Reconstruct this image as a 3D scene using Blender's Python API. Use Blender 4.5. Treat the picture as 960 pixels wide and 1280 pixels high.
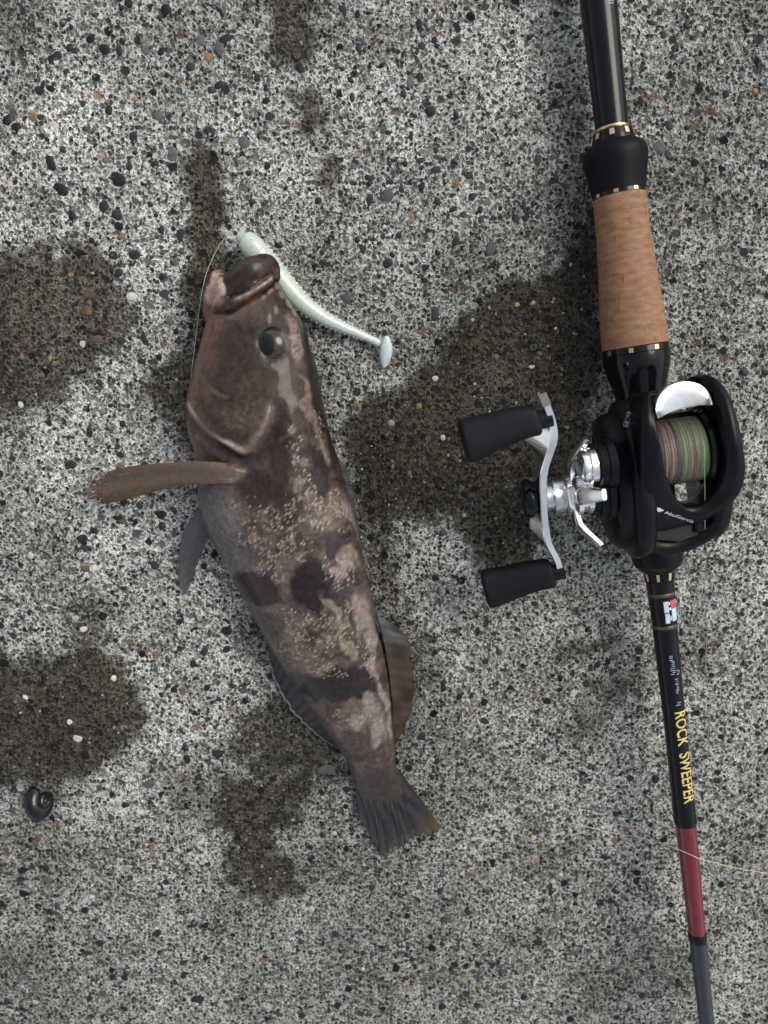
import bpy, bmesh, math, random
import numpy as np
from mathutils import Vector, Matrix
from mathutils.bvhtree import BVHTree

for o in list(bpy.data.objects):
    bpy.data.objects.remove(o)
random.seed(7)
rng = np.random.default_rng(11)
scene = bpy.context.scene
COL = scene.collection
MM = 0.001

# ------------------------------------------------------------------ camera
F = 1000.0                       # focal length in photo pixels (960 x 1280)
TILT = math.radians(10.0)
CAMP = Vector((0.0, 0.0, 0.300))
cd = bpy.data.cameras.new('camera')
cam = bpy.data.objects.new('camera', cd)
COL.objects.link(cam)
cam.location = CAMP
cam.rotation_euler = (-TILT, 0, 0)
cd.sensor_fit = 'AUTO'
cd.sensor_width = 36.0
cd.lens = 36.0 * F / 1280.0
cd.clip_start = 0.01
cd.clip_end = 100.0
cd.dof.use_dof = True
cd.dof.focus_distance = 0.284
cd.dof.aperture_fstop = 12.0
scene.camera = cam

# ------------------------------------------------------------------ light
SUN_EL = math.radians(48)
SUN_AZ = math.radians(38)        # measured from image right (+x) towards image top (+y)
world = bpy.data.worlds.new('World')
scene.world = world
world.use_nodes = True
wn = world.node_tree.nodes
bg = wn.get('Background') or wn.new('ShaderNodeBackground')
sky = wn.new('ShaderNodeTexSky')
sky.sky_type = 'NISHITA'
sky.sun_disc = False
sky.sun_elevation = SUN_EL
sky.sun_rotation = math.radians(90) - SUN_AZ
sky.air_density = 1.0
sky.dust_density = 3.0
sky.ozone_density = 1.0
hsv = wn.new('ShaderNodeHueSaturation')      # overcast: a greyer sky
hsv.inputs['Saturation'].default_value = 0.30
world.node_tree.links.new(sky.outputs[0], hsv.inputs['Color'])
world.node_tree.links.new(hsv.outputs[0], bg.inputs[0])
bg.inputs[1].default_value = 0.12
sd = bpy.data.lights.new('sun', 'SUN')
sd.energy = 1.05
sd.angle = math.radians(34)
sd.color = (1.0, 0.93, 0.82)
sun = bpy.data.objects.new('sun', sd)
COL.objects.link(sun)
sdir = Vector((math.cos(SUN_EL) * math.cos(SUN_AZ), math.cos(SUN_EL) * math.sin(SUN_AZ), math.sin(SUN_EL)))
sun.rotation_euler = (-sdir).to_track_quat('-Z', 'Y').to_euler()
sun.location = sdir * 2

scene.render.engine = 'CYCLES'
vs = scene.view_settings
vs.view_transform = 'Standard'
vs.look = 'None'
vs.exposure = 0.50
vs.gamma = 1.0
vs.use_curve_mapping = False

# ------------------------------------------------------------------ pixel helpers
CA, SA = math.cos(-TILT), math.sin(-TILT)

def ray(u, v):
    cx, cy, cz = (u - 480.0) / F, -(v - 640.0) / F, -1.0
    return Vector((cx, cy * CA - cz * SA, cy * SA + cz * CA))

def W(u, v, z=0.0):
    """photo pixel -> world point at height z (in mm) above the concrete"""
    d = ray(u, v)
    t = (CAMP.z - z * MM) / -d.z
    return CAMP + d * t

def proj(P):
    """array (n,3) world -> photo pixel arrays"""
    d = P - np.array(CAMP)
    x = d[:, 0]
    y = d[:, 1] * CA + d[:, 2] * SA
    z = -d[:, 1] * SA + d[:, 2] * CA
    dep = -z
    return 480 + F * x / dep, 640 - F * y / dep, dep

def depth(p):
    return float(proj(np.array([p]))[2][0])

# ------------------------------------------------------------------ object helpers
def link(o, parent=None):
    COL.objects.link(o)
    if parent is not None:
        o.parent = parent
    return o

def tag(o, label=None, cat=None, group=None, kind=None):
    if label: o['label'] = label
    if cat: o['category'] = cat
    if group: o['group'] = group
    if kind: o['kind'] = kind
    return o

def thing(name, label, cat, loc=(0, 0, 0), group=None):
    o = bpy.data.objects.new(name, None)
    o.empty_display_size = 0.01
    o.location = loc
    link(o)
    return tag(o, label, cat, group)

def child_mesh(name, me, mat, parent=None, smooth=True):
    """vertices are in world space; the object keeps them there"""
    if mat is not None and len(me.materials) == 0:
        me.materials.append(mat)
    if smooth:
        me.polygons.foreach_set('use_smooth', [True] * len(me.polygons))
    o = bpy.data.objects.new(name, me)
    link(o)
    if parent is not None:
        o.parent = parent
        o.matrix_parent_inverse = Matrix.Translation(parent_world(parent)).inverted()
    return o

def parent_world(p):
    if p.type == 'MESH':          # mesh parts keep their vertices in world space
        return Vector((0, 0, 0))
    loc = Vector(p.location)
    while p.parent is not None:
        p = p.parent
        loc = loc + Vector(p.location)
    return loc

def mesh_pd(name, verts, faces):
    me = bpy.data.meshes.new(name)
    me.from_pydata([tuple(v) for v in verts], [], faces)
    me.update()
    return me

def bm_mesh(name, bm):
    bmesh.ops.recalc_face_normals(bm, faces=bm.faces)
    me = bpy.data.meshes.new(name)
    bm.to_mesh(me)
    bm.free()
    return me

def add_mod_subsurf(o, lv=2):
    m = o.modifiers.new('subsurf', 'SUBSURF')
    m.levels = lv
    m.render_levels = lv

def add_bevel(o, w, seg=2):
    m = o.modifiers.new('bevel', 'BEVEL')
    m.width = w
    m.segments = seg
    m.limit_method = 'ANGLE'
    m.angle_limit = math.radians(35)

def frame(d, upref=Vector((0, 0, 1))):
    d = d.normalized()
    side = d.cross(upref)
    if side.length < 1e-4:
        side = d.cross(Vector((0, 1, 0)))
    side.normalize()
    up = side.cross(d).normalized()
    return d, side, up

def loft(rings, cap=True, closed_loop=False):
    """rings: list of equal-length point lists, returns verts, faces"""
    n = len(rings[0])
    V = [p for r in rings for p in r]
    Fc = []
    m = len(rings)
    for i in range(m if closed_loop else m - 1):
        a, b = i * n, ((i + 1) % m) * n
        for k in range(n):
            k2 = (k + 1) % n
            Fc.append((a + k, a + k2, b + k2, b + k))
    if cap and not closed_loop:
        Fc.append(tuple(range(n - 1, -1, -1)))
        Fc.append(tuple((m - 1) * n + k for k in range(n)))
    return V, Fc

def fixn(me):
    bm = bmesh.new()
    bm.from_mesh(me)
    bmesh.ops.recalc_face_normals(bm, faces=bm.faces)
    bm.to_mesh(me)
    bm.free()
    return me

def tube_vf(pts, radii, n=12, flat=1.0, upref=Vector((0, 0, 1))):
    rings = []
    for i, p in enumerate(pts):
        a = pts[max(i - 1, 0)]
        b = pts[min(i + 1, len(pts) - 1)]
        d, s, u = frame(b - a, upref)
        r = radii[i] if hasattr(radii, '__len__') else radii
        rings.append([p + s * (math.cos(2 * math.pi * k / n) * r) + u * (math.sin(2 * math.pi * k / n) * r * flat) for k in range(n)])
    return loft(rings)

def smooth_path(pts, sub=6):
    """Catmull-Rom through Vectors"""
    out = []
    P = [pts[0]] + list(pts) + [pts[-1]]
    for i in range(1, len(P) - 2):
        p0, p1, p2, p3 = P[i - 1], P[i], P[i + 1], P[i + 2]
        for k in range(sub):
            t = k / sub
            out.append(0.5 * ((2 * p1) + (p2 - p0) * t + (2 * p0 - 5 * p1 + 4 * p2 - p3) * t * t + (3 * p1 - p0 - 3 * p2 + p3) * t ** 3))
    out.append(Vector(pts[-1]))
    return out

def capsule(pts, radii, n=14, flat=1.0, upref=Vector((0, 0, 1))):
    """tube with rounded ends"""
    pts = [Vector(p) for p in pts]
    d0 = (pts[0] - pts[1]).normalized()
    d1 = (pts[-1] - pts[-2]).normalized()
    r0, r1 = radii[0], radii[-1]
    P, R = [], []
    for a in (80, 60, 35):
        P.append(pts[0] + d0 * r0 * math.sin(math.radians(a)))
        R.append(r0 * math.cos(math.radians(a)))
    P += pts
    R += list(radii)
    for a in (35, 60, 80):
        P.append(pts[-1] + d1 * r1 * math.sin(math.radians(a)))
        R.append(r1 * math.cos(math.radians(a)))
    return tube_vf(P, R, n, flat, upref)

def interp(x, xs, ys):
    return float(np.interp(x, xs, ys))

# ------------------------------------------------------------------ materials
def new_mat(name):
    m = bpy.data.materials.new(name)
    m.use_nodes = True
    nt = m.node_tree
    return m, nt, nt.nodes['Principled BSDF']

def N(nt, typ, **kw):
    n = nt.nodes.new(typ)
    for k, v in kw.items():
        if k == 'ins':
            for a, b in v.items():
                n.inputs[a].default_value = b
        else:
            setattr(n, k, v)
    return n

def L(nt, a, b):
    nt.links.new(a, b)

def ramp(nt, fac, stops, interp_mode='LINEAR'):
    r = N(nt, 'ShaderNodeValToRGB')
    r.color_ramp.interpolation = interp_mode
    el = r.color_ramp.elements
    while len(el) > 1:
        el.remove(el[-1])
    el[0].position, c = stops[0][0], stops[0][1]
    el[0].color = (*c, 1) if hasattr(c, '__len__') else (c, c, c, 1)
    for p, c in stops[1:]:
        e = el.new(p)
        e.color = (*c, 1) if hasattr(c, '__len__') else (c, c, c, 1)
    L(nt, fac, r.inputs[0])
    return r.outputs[0]

def mix(nt, fac, a, b, mode='MIX'):
    m = N(nt, 'ShaderNodeMix', data_type='RGBA', blend_type=mode)
    for s, val in ((m.inputs[0], fac), (m.inputs[6], a), (m.inputs[7], b)):
        if isinstance(val, (int, float)):
            s.default_value = val
        elif isinstance(val, tuple):
            s.default_value = (*val, 1)
        else:
            L(nt, val, s)
    return m.outputs[2]

def math_n(nt, op, a, b=0.0, clamp=False):
    m = N(nt, 'ShaderNodeMath', operation=op, use_clamp=clamp)
    for s, val in ((m.inputs[0], a), (m.inputs[1], b)):
        if isinstance(val, (int, float)):
            s.default_value = val
        else:
            L(nt, val, s)
    return m.outputs[0]

def simple_mat(name, col, rough=0.5, metal=0.0, noise=0.08, scale=400, coat=0.0, bump=0.0, bump_scale=2500, spec=0.5):
    m, nt, b = new_mat(name)
    tc = N(nt, 'ShaderNodeTexCoord')
    nz = N(nt, 'ShaderNodeTexNoise', ins={'Scale': scale, 'Detail': 4.0})
    L(nt, tc.outputs['Object'], nz.inputs['Vector'])
    c1 = tuple(min(1, x * (1 + noise * 2)) for x in col)
    c0 = tuple(x * (1 - noise * 2) for x in col)
    L(nt, ramp(nt, nz.outputs[0], [(0.3, c0), (0.7, c1)]), b.inputs['Base Color'])
    nz2 = N(nt, 'ShaderNodeTexNoise', ins={'Scale': scale * 0.35, 'Detail': 5.0})
    L(nt, tc.outputs['Object'], nz2.inputs['Vector'])
    L(nt, ramp(nt, nz2.outputs[0], [(0.3, max(0.02, rough * 0.8)), (0.75, min(1, rough * 1.25))]), b.inputs['Roughness'])
    b.inputs['Metallic'].default_value = metal
    b.inputs['Coat Weight'].default_value = coat
    b.inputs['Coat Roughness'].default_value = 0.08
    b.inputs['Specular IOR Level'].default_value = spec
    if bump > 0:
        nb = N(nt, 'ShaderNodeTexNoise', ins={'Scale': bump_scale, 'Detail': 3.0})
        L(nt, tc.outputs['Object'], nb.inputs['Vector'])
        bp = N(nt, 'ShaderNodeBump', ins={'Strength': 0.6, 'Distance': bump})
        L(nt, nb.outputs[0], bp.inputs['Height'])
        L(nt, bp.outputs[0], b.inputs['Normal'])
    return m

M = {}
M['black_gloss'] = simple_mat('black_gloss', (0.004, 0.0045, 0.006), 0.10, spec=0.30)
M['black_blank'] = simple_mat('black_blank', (0.0045, 0.005, 0.007), 0.15, spec=0.30)
M['black_rubber'] = simple_mat('black_rubber', (0.006, 0.0065, 0.008), 0.5, spec=0.12, bump=0.00004, bump_scale=5000)
M['black_plastic'] = simple_mat('black_plastic', (0.0055, 0.006, 0.0075), 0.28, spec=0.18, bump=0.00002, bump_scale=6000)
M['black_deep'] = simple_mat('black_deep', (0.006, 0.006, 0.007), 0.6)
M['knob'] = simple_mat('knob_foam', (0.008, 0.0088, 0.0115), 0.55, spec=0.14, bump=0.00005, bump_scale=4500)
M['silver'] = simple_mat('silver', (0.90, 0.91, 0.92), 0.13, metal=1.0, noise=0.02)
M['satin'] = simple_mat('satin_silver', (0.62, 0.65, 0.68), 0.28, metal=1.0, noise=0.04)
M['gunmetal'] = simple_mat('gunmetal', (0.16, 0.16, 0.17), 0.25, metal=1.0)
M['gold'] = simple_mat('gold', (0.90, 0.66, 0.34), 0.22, metal=1.0, noise=0.05)
M['dull_gold'] = simple_mat('dull_gold', (0.10, 0.085, 0.055), 0.4, metal=0.5)
M['red'] = simple_mat('red_wrap', (0.135, 0.008, 0.018), 0.24, coat=0.5, noise=0.1)
M['yellow'] = simple_mat('yellow_print', (0.62, 0.49, 0.16), 0.4)
M['white_print'] = simple_mat('white_print', (0.72, 0.75, 0.8), 0.45)
M['grey_print'] = simple_mat('grey_print', (0.22, 0.25, 0.30), 0.4)
M['blue_print'] = simple_mat('pale_blue_print', (0.45, 0.58, 0.66), 0.35)
M['red_print'] = simple_mat('red_print', (0.52, 0.09, 0.11), 0.35)
M['line_clear'] = simple_mat('clear_line', (0.55, 0.54, 0.48), 0.3)
M['line_green'] = simple_mat('green_line', (0.22, 0.33, 0.14), 0.5)
M['line_pale'] = simple_mat('pale_line', (0.55, 0.55, 0.36), 0.45)

def attr_mat(name, rough=0.35, coat=0.0, transl=0.0, film=False, bump=0.0, bump_scale=1500.0, coat_rough=0.1):
    m, nt, b = new_mat(name)
    at = N(nt, 'ShaderNodeAttribute', attribute_name='Col')
    tc = N(nt, 'ShaderNodeTexCoord')
    nz = N(nt, 'ShaderNodeTexNoise', ins={'Scale': 700.0, 'Detail': 5.0})
    L(nt, tc.outputs['Object'], nz.inputs['Vector'])
    c = mix(nt, 1.0, at.outputs['Color'], ramp(nt, nz.outputs[0], [(0.3, 0.72), (0.7, 1.0)]), 'MULTIPLY')
    L(nt, c, b.inputs['Base Color'])
    L(nt, ramp(nt, nz.outputs[0], [(0.3, rough * 0.7), (0.7, min(1, rough * 1.3))]), b.inputs['Roughness'])
    b.inputs['Coat Weight'].default_value = coat
    b.inputs['Coat Roughness'].default_value = coat_rough
    b.inputs['Specular IOR Level'].default_value = 0.22
    if bump:
        nb = N(nt, 'ShaderNodeTexNoise', ins={'Scale': bump_scale, 'Detail': 3.0})
        L(nt, tc.outputs['Object'], nb.inputs['Vector'])
        bp = N(nt, 'ShaderNodeBump', ins={'Strength': 0.7, 'Distance': bump})
        L(nt, nb.outputs[0], bp.inputs['Height'])
        L(nt, bp.outputs[0], b.inputs['Normal'])
    if transl:
        out = nt.nodes['Material Output']
        tr = N(nt, 'ShaderNodeBsdfTranslucent')
        L(nt, c, tr.inputs['Color'])
        ms = N(nt, 'ShaderNodeMixShader')
        ms.inputs[0].default_value = transl
        L(nt, b.outputs[0], ms.inputs[1])
        L(nt, tr.outputs[0], ms.inputs[2])
        L(nt, ms.outputs[0], out.inputs['Surface'])
        if film:
            fa = N(nt, 'ShaderNodeAttribute', attribute_name='film')
            tp = N(nt, 'ShaderNodeBsdfTransparent')
            m2 = N(nt, 'ShaderNodeMixShader')
            L(nt, fa.outputs['Fac'], m2.inputs[0]); L(nt, ms.outputs[0], m2.inputs[1]); L(nt, tp.outputs[0], m2.inputs[2])
            L(nt, m2.outputs[0], out.inputs['Surface'])
    return m

def set_cols(me, cols, name='Col'):
    a = me.color_attributes.new(name, 'FLOAT_COLOR', 'POINT')
    c = np.ones((len(me.vertices), 4), dtype=np.float32)
    c[:, :3] = cols
    a.data.foreach_set('color', c.ravel())

def set_float(me, vals, name):
    a = me.attributes.new(name, 'FLOAT', 'POINT')
    a.data.foreach_set('value', np.asarray(vals, dtype=np.float32))

# ------------------------------------------------------------------ concrete ground
def ground_material():
    m, nt, b = new_mat('worn_concrete')
    tc = N(nt, 'ShaderNodeTexCoord')
    co = tc.outputs['Object']
    # warp
    wz = N(nt, 'ShaderNodeTexNoise', ins={'Scale': 420.0, 'Detail': 2.0})
    L(nt, co, wz.inputs['Vector'])
    wv = N(nt, 'ShaderNodeVectorMath', operation='SUBTRACT')
    L(nt, wz.outputs['Color'], wv.inputs[0]); wv.inputs[1].default_value = (0.5, 0.5, 0.5)
    ws = N(nt, 'ShaderNodeVectorMath', operation='SCALE')
    L(nt, wv.outputs[0], ws.inputs[0]); ws.inputs['Scale'].default_value = 0.0016
    wa = N(nt, 'ShaderNodeVectorMath', operation='ADD')
    L(nt, co, wa.inputs[0]); L(nt, ws.outputs[0], wa.inputs[1])
    pw = wa.outputs[0]

    def grains(scale, lo, hi, seedoff, rmin, rmax):
        sh = N(nt, 'ShaderNodeVectorMath', operation='ADD')
        L(nt, pw, sh.inputs[0]); sh.inputs[1].default_value = (seedoff, seedoff * 1.7, 0)
        fl = N(nt, 'ShaderNodeVectorMath', operation='MULTIPLY')
        L(nt, sh.outputs[0], fl.inputs[0]); fl.inputs[1].default_value = (1, 1, 0)
        vo = N(nt, 'ShaderNodeTexVoronoi', voronoi_dimensions='2D', feature='F1', ins={'Scale': scale})
        L(nt, fl.outputs[0], vo.inputs['Vector'])
        sp = N(nt, 'ShaderNodeSeparateColor')
        L(nt, vo.outputs['Color'], sp.inputs[0])
        mr = N(nt, 'ShaderNodeMapRange', ins={1: 0.0, 2: 1.0, 3: rmin, 4: rmax})
        L(nt, sp.outputs[0], mr.inputs[0])
        d = math_n(nt, 'SUBTRACT', mr.outputs[0], vo.outputs['Distance'])
        mk = N(nt, 'ShaderNodeMapRange', ins={1: lo, 2: hi, 3: 0.0, 4: 1.0})
        mk.interpolation_type = 'SMOOTHSTEP'
        L(nt, d, mk.inputs[0])
        return mk.outputs[0], sp.outputs[1], sp.outputs[2]

    nf = N(nt, 'ShaderNodeTexNoise', ins={'Scale': 1000.0, 'Detail': 4.0, 'Roughness': 0.65})
    L(nt, co, nf.inputs['Vector'])
    nm = N(nt, 'ShaderNodeTexNoise', ins={'Scale': 38.0, 'Detail': 4.0, 'Roughness': 0.6})
    L(nt, co, nm.inputs['Vector'])
    nw = N(nt, 'ShaderNodeTexNoise', ins={'Scale': 400.0, 'Detail': 3.0, 'Roughness': 0.62, 'Distortion': 0.5})
    L(nt, co, nw.inputs['Vector'])
    ab = math_n(nt, 'ABSOLUTE', math_n(nt, 'SUBTRACT', nw.outputs[0], 0.5))
    net = ramp(nt, ab, [(0.0, (0.86, 0.865, 0.85)), (0.028, (0.66, 0.665, 0.66)), (0.075, (0.20, 0.203, 0.204)), (0.18, (0.075, 0.077, 0.078))])
    grit = ramp(nt, nf.outputs[0], [(0.32, (0.11, 0.112, 0.112)), (0.5, (0.40, 0.41, 0.41)), (0.66, (0.78, 0.79, 0.78))])
    base = mix(nt, 0.62, grit, net)
    g1, r1, s1 = grains(600.0, -0.10, 0.14, 0.0, -0.05, 0.58)
    c1 = ramp(nt, r1, [(0.0, (0.035, 0.037, 0.040)), (0.45, (0.10, 0.10, 0.10)), (0.75, (0.20, 0.20, 0.195)), (1.0, (0.50, 0.49, 0.47))])
    col = mix(nt, g1, base, c1)
    g0, r0, s0 = grains(1050.0, -0.08, 0.15, 2.3, -0.1, 0.55)
    c0 = ramp(nt, r0, [(0.0, (0.05, 0.05, 0.052)), (0.6, (0.15, 0.15, 0.15)), (1.0, (0.6, 0.6, 0.58))])
    g0m = math_n(nt, 'MULTIPLY', g0, 0.75)
    col = mix(nt, g0m, col, c0)
    g2, r2, s2 = grains(200.0, -0.03, 0.08, 5.1, -0.75, 0.36)
    c2 = ramp(nt, r2, [(0.0, (0.03, 0.033, 0.037)), (0.6, (0.085, 0.09, 0.095)), (0.86, (0.19, 0.19, 0.185)), (0.93, (0.30, 0.20, 0.12)), (1.0, (0.55, 0.52, 0.47))])
    col = mix(nt, g2, col, c2)
    tone = ramp(nt, nm.outputs[0], [(0.30, (0.60, 0.595, 0.58)), (0.62, (1.0, 1.0, 1.0))])
    col = mix(nt, 1.0, col, tone, 'MULTIPLY')
    pale = N(nt, 'ShaderNodeAttribute', attribute_name='skin').outputs['Fac']
    col = mix(nt, pale, mix(nt, 1.0, col, (0.68, 0.68, 0.66), 'MULTIPLY'), mix(nt, 1.0, col, (1.20, 1.20, 1.165), 'MULTIPLY'))
    gm_ = N(nt, 'ShaderNodeGamma'); gm_.inputs[1].default_value = 1.22; L(nt, col, gm_.inputs[0]); col = mix(nt, 1.0, gm_.outputs[0], (1.22, 1.22, 1.22), 'MULTIPLY')
    # wet stains (water and fish slime) and painted fish contact shade: darker, browner, glossier
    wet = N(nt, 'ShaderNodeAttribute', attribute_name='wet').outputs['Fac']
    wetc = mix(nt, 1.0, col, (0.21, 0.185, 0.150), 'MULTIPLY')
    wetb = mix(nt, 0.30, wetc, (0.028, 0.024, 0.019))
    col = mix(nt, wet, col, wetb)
    L(nt, col, b.inputs['Base Color'])
    rgh = N(nt, 'ShaderNodeMapRange', ins={1: 0.0, 2: 1.0, 3: 0.88, 4: 0.42})
    L(nt, wet, rgh.inputs[0])
    L(nt, rgh.outputs[0], b.inputs['Roughness'])
    b.inputs['Specular IOR Level'].default_value = 0.12
    # fine relief: grains sit a little below the cement skin
    h = math_n(nt, 'MULTIPLY', g1, -0.55)
    h = math_n(nt, 'ADD', h, math_n(nt, 'MULTIPLY', g2, -0.5))
    h = math_n(nt, 'ADD', h, math_n(nt, 'MULTIPLY', ab, -4.0))
    h = math_n(nt, 'ADD', h, math_n(nt, 'MULTIPLY', nf.outputs[0], 1.1))
    bp = N(nt, 'ShaderNodeBump', ins={'Strength': 1.0, 'Distance': 0.00060})
    L(nt, h, bp.inputs['Height'])
    L(nt, bp.outputs[0], b.inputs['Normal'])
    return m

WET_AND_SHADE = [  # outline in photo pixels, strength
    ([(-40, 305), (60, 298), (120, 312), (148, 350), (158, 400), (140, 452), (100, 482), (60, 506), (-40, 520)], 0.92),
    ([(-40, 835), (30, 806), (80, 800), (140, 820), (172, 848), (186, 888), (160, 930), (110, 958), (62, 975), (30, 990), (-40, 955)], 0.95),
    ([(420, 505), (500, 470), (540, 442), (570, 392), (612, 352), (680, 335), (730, 285), (752, 270), (760, 480), (740, 560), (700, 600), (692, 660), (660, 722), (600, 702), (565, 650), (520, 634), (470, 655), (440, 610)], 0.97),
    ([(332, -30), (385, -30), (388, 50), (372, 95), (350, 105), (336, 70)], 0.95),
    ([(359, 118), (390, 116), (400, 162), (384, 176)], 1.0),
    ([(396, 190), (424, 196), (428, 230), (412, 247), (394, 230)], 0.95),
    ([(384, 170), (400, 170), (412, 195), (396, 200)], 0.45),
    ([(405, 240), (420, 240), (418, 280), (402, 280)], 0.45),
    ([(246, 178), (276, 176), (280, 240), (284, 300), (300, 330), (270, 390), (225, 360), (222, 300), (232, 230)], 1.0),
    ([(168, 462), (215, 450), (240, 430), (262, 400), (270, 560), (235, 545), (205, 525), (178, 500)], 0.85),
    ([(284, 975), (372, 965), (368, 1010), (352, 1050), (372, 1100), (340, 1132), (306, 1110), (300, 1050), (270, 1010)], 0.92),
    ([(290, 890), (350, 870), (420, 920), (445, 985), (420, 1000), (395, 985), (360, 970), (300, 940)], 0.85),
    ([(68, 752), (118, 742), (135, 772), (120, 805), (72, 800)], 0.6),
    ([(150, 800), (200, 798), (206, 815), (165, 825)], 0.65),
    ([(455, 640), (500, 690), (520, 750), (545, 770), (560, 838), (530, 850), (505, 930), (480, 900), (450, 760)], 0.7),
    ([(680, 815), (740, 795), (776, 798), (770, 812), (720, 825), (690, 832)], 0.7),
    ([(718, 870), (760, 850), (778, 870), (760, 905), (738, 945), (716, 930)], 0.6),
    ([(690, 330), (760, 260), (756, 400), (720, 380)], 0.5),
    ([(-40, -40), (60, -40), (55, 40), (20, 70), (-40, 60)], 0.55),
    ([(40, 225), (85, 235), (105, 270), (60, 270)], 0.4),
    ([(205, 940), (240, 935), (260, 985), (250, 1030), (225, 1010), (180, 965)], 0.45),
    ([(280, 800), (340, 790), (360, 860), (320, 850)], 0.5),
    ([(700, 470), (790, 470), (790, 680), (705, 640)], 0.35),
    ([(30, 980), (75, 970), (80, 1000), (50, 1030), (28, 1010)], 0.6),
    ([(222, 335), (262, 330), (262, 400), (250, 520), (222, 520), (232, 430)], 0.95),  # contact shadow of the fish head, painted in over the wet ground
    ([(415, 350), (440, 350), (445, 385), (425, 392)], 0.45),
    ([(620, 730), (660, 735), (640, 765), (612, 770)], 0.4),
]

def fft_noise(ny, nx, sig, r):
    a = r.standard_normal((ny, nx))
    fy = np.fft.fftfreq(ny)[:, None]
    fx = np.fft.rfftfreq(nx)[None, :]
    g = np.exp(-2 * (math.pi * sig) ** 2 * (fx ** 2 + fy ** 2))
    b = np.fft.irfft2(np.fft.rfft2(a) * g, s=(ny, nx))
    return b / b.std()

def fft_blur(a, sig):
    ny, nx = a.shape
    fy = np.fft.fftfreq(ny)[:, None]
    fx = np.fft.rfftfreq(nx)[None, :]
    g = np.exp(-2 * (math.pi * sig) ** 2 * (fx ** 2 + fy ** 2))
    return np.fft.irfft2(np.fft.rfft2(a) * g, s=(ny, nx))

def in_poly(u, v, poly):
    inside = np.zeros(u.shape, bool)
    n = len(poly)
    for i in range(n):
        x1, y1 = poly[i]
        x2, y2 = poly[(i + 1) % n]
        if y1 == y2:
            continue
        c = ((y1 > v) != (y2 > v)) & (u < (x2 - x1) * (v - y1) / (y2 - y1) + x1)
        inside ^= c
    return inside

GS = 0.0006
X0, X1, Y0, Y1 = -0.185, 0.195, -0.275, 0.190
gx = np.arange(X0, X1, GS)
gy = np.arange(Y0, Y1, GS)
nx, ny = len(gx), len(gy)
h = 0.00010 * fft_noise(ny, nx, 1.3, rng) + 0.00016 * fft_noise(ny, nx, 4.0, rng) + 0.00035 * fft_noise(ny, nx, 35.0, rng)
pit = fft_noise(ny, nx, 1.8, rng)
h -= 0.00045 * np.clip(pit - 1.5, 0, 1.2)
h -= h.max()          # the concrete's highest crumbs touch z = 0
h += 0.0009
GX, GY = np.meshgrid(gx, gy)
pu, pv, _ = proj(np.stack([GX.ravel(), GY.ravel(), np.zeros(GX.size)], 1))
w1 = fft_noise(ny, nx, 14, rng).ravel()
w2 = fft_noise(ny, nx, 14, rng).ravel()
w3 = fft_noise(ny, nx, 4, rng).ravel()
w4 = fft_noise(ny, nx, 4, rng).ravel()
w5 = fft_noise(ny, nx, 1.6, rng).ravel(); w6 = fft_noise(ny, nx, 1.6, rng).ravel()
wet = np.zeros(pu.shape)
for poly, st in WET_AND_SHADE:
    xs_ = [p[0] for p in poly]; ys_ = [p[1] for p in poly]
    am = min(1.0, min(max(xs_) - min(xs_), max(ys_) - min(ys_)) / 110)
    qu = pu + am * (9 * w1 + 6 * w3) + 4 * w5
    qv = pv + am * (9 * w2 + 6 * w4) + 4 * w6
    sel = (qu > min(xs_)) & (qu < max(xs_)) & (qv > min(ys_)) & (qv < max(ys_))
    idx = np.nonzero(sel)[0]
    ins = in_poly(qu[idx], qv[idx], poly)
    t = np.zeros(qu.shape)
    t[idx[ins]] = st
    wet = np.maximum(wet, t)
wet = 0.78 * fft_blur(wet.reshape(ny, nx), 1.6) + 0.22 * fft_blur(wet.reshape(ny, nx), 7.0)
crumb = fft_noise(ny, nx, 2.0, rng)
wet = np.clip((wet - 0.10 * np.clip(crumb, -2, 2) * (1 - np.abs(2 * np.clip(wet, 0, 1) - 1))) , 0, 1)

# worn cement skin: paler intact, greyer where sand shows; blobs also paint in vignette
skin = 0.42 + 0.16 * fft_noise(ny, nx, 40, rng).ravel() + 0.10 * fft_noise(ny, nx, 12, rng).ravel()
for (u_, v_, r_, a_) in ((170, 640, 170, .45), (130, 560, 90, .2), (270, 830, 110, .3), (600, 790, 110, .35), (150, 190, 150, .25), (460, 150, 130, .25), (560, 660, 70, .3), (480, 400, 70, .2), (480, 1230, 420, -.2), (930, 500, 140, -.1), (700, 330, 80, -.3), (20, 30, 70, -.3)):
    skin += a_ * np.exp(-((pu - u_) ** 2 + (pv - v_) ** 2) / (r_ * r_))
skin = np.clip(skin, 0, 1).reshape(ny, nx)

# one sheet: dense in the middle, stretched outwards
ext = np.array([0.02, 0.06, 0.15, 0.4, 1.0, 2.5, 6.0])
ax = np.concatenate([X0 - ext[::-1], gx, X1 + ext])
ay = np.concatenate([Y0 - ext[::-1], gy, Y1 + ext])
k = len(ext)
hh = np.pad(h, k, mode='edge'); ww = np.pad(wet, k, mode='constant')
fade = np.ones_like(hh); 
AX, AY = np.meshgrid(ax, ay)
NX, NY = len(ax), len(ay)
co = np.stack([AX, AY, hh], -1).reshape(-1, 3).astype(np.float32)
ii, jj = np.meshgrid(np.arange(NX - 1), np.arange(NY - 1))
q = (jj * NX + ii).ravel()
quads = np.stack([q, q + 1, q + NX + 1, q + NX], 1).astype(np.int32)
gm = bpy.data.meshes.new('concrete_ground')
gm.vertices.add(len(co)); gm.vertices.foreach_set('co', co.ravel())
gm.loops.add(quads.size); gm.loops.foreach_set('vertex_index', quads.ravel())
gm.polygons.add(len(quads))
gm.polygons.foreach_set('loop_start', np.arange(0, quads.size, 4, dtype=np.int32))
gm.update(calc_edges=True)
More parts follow.
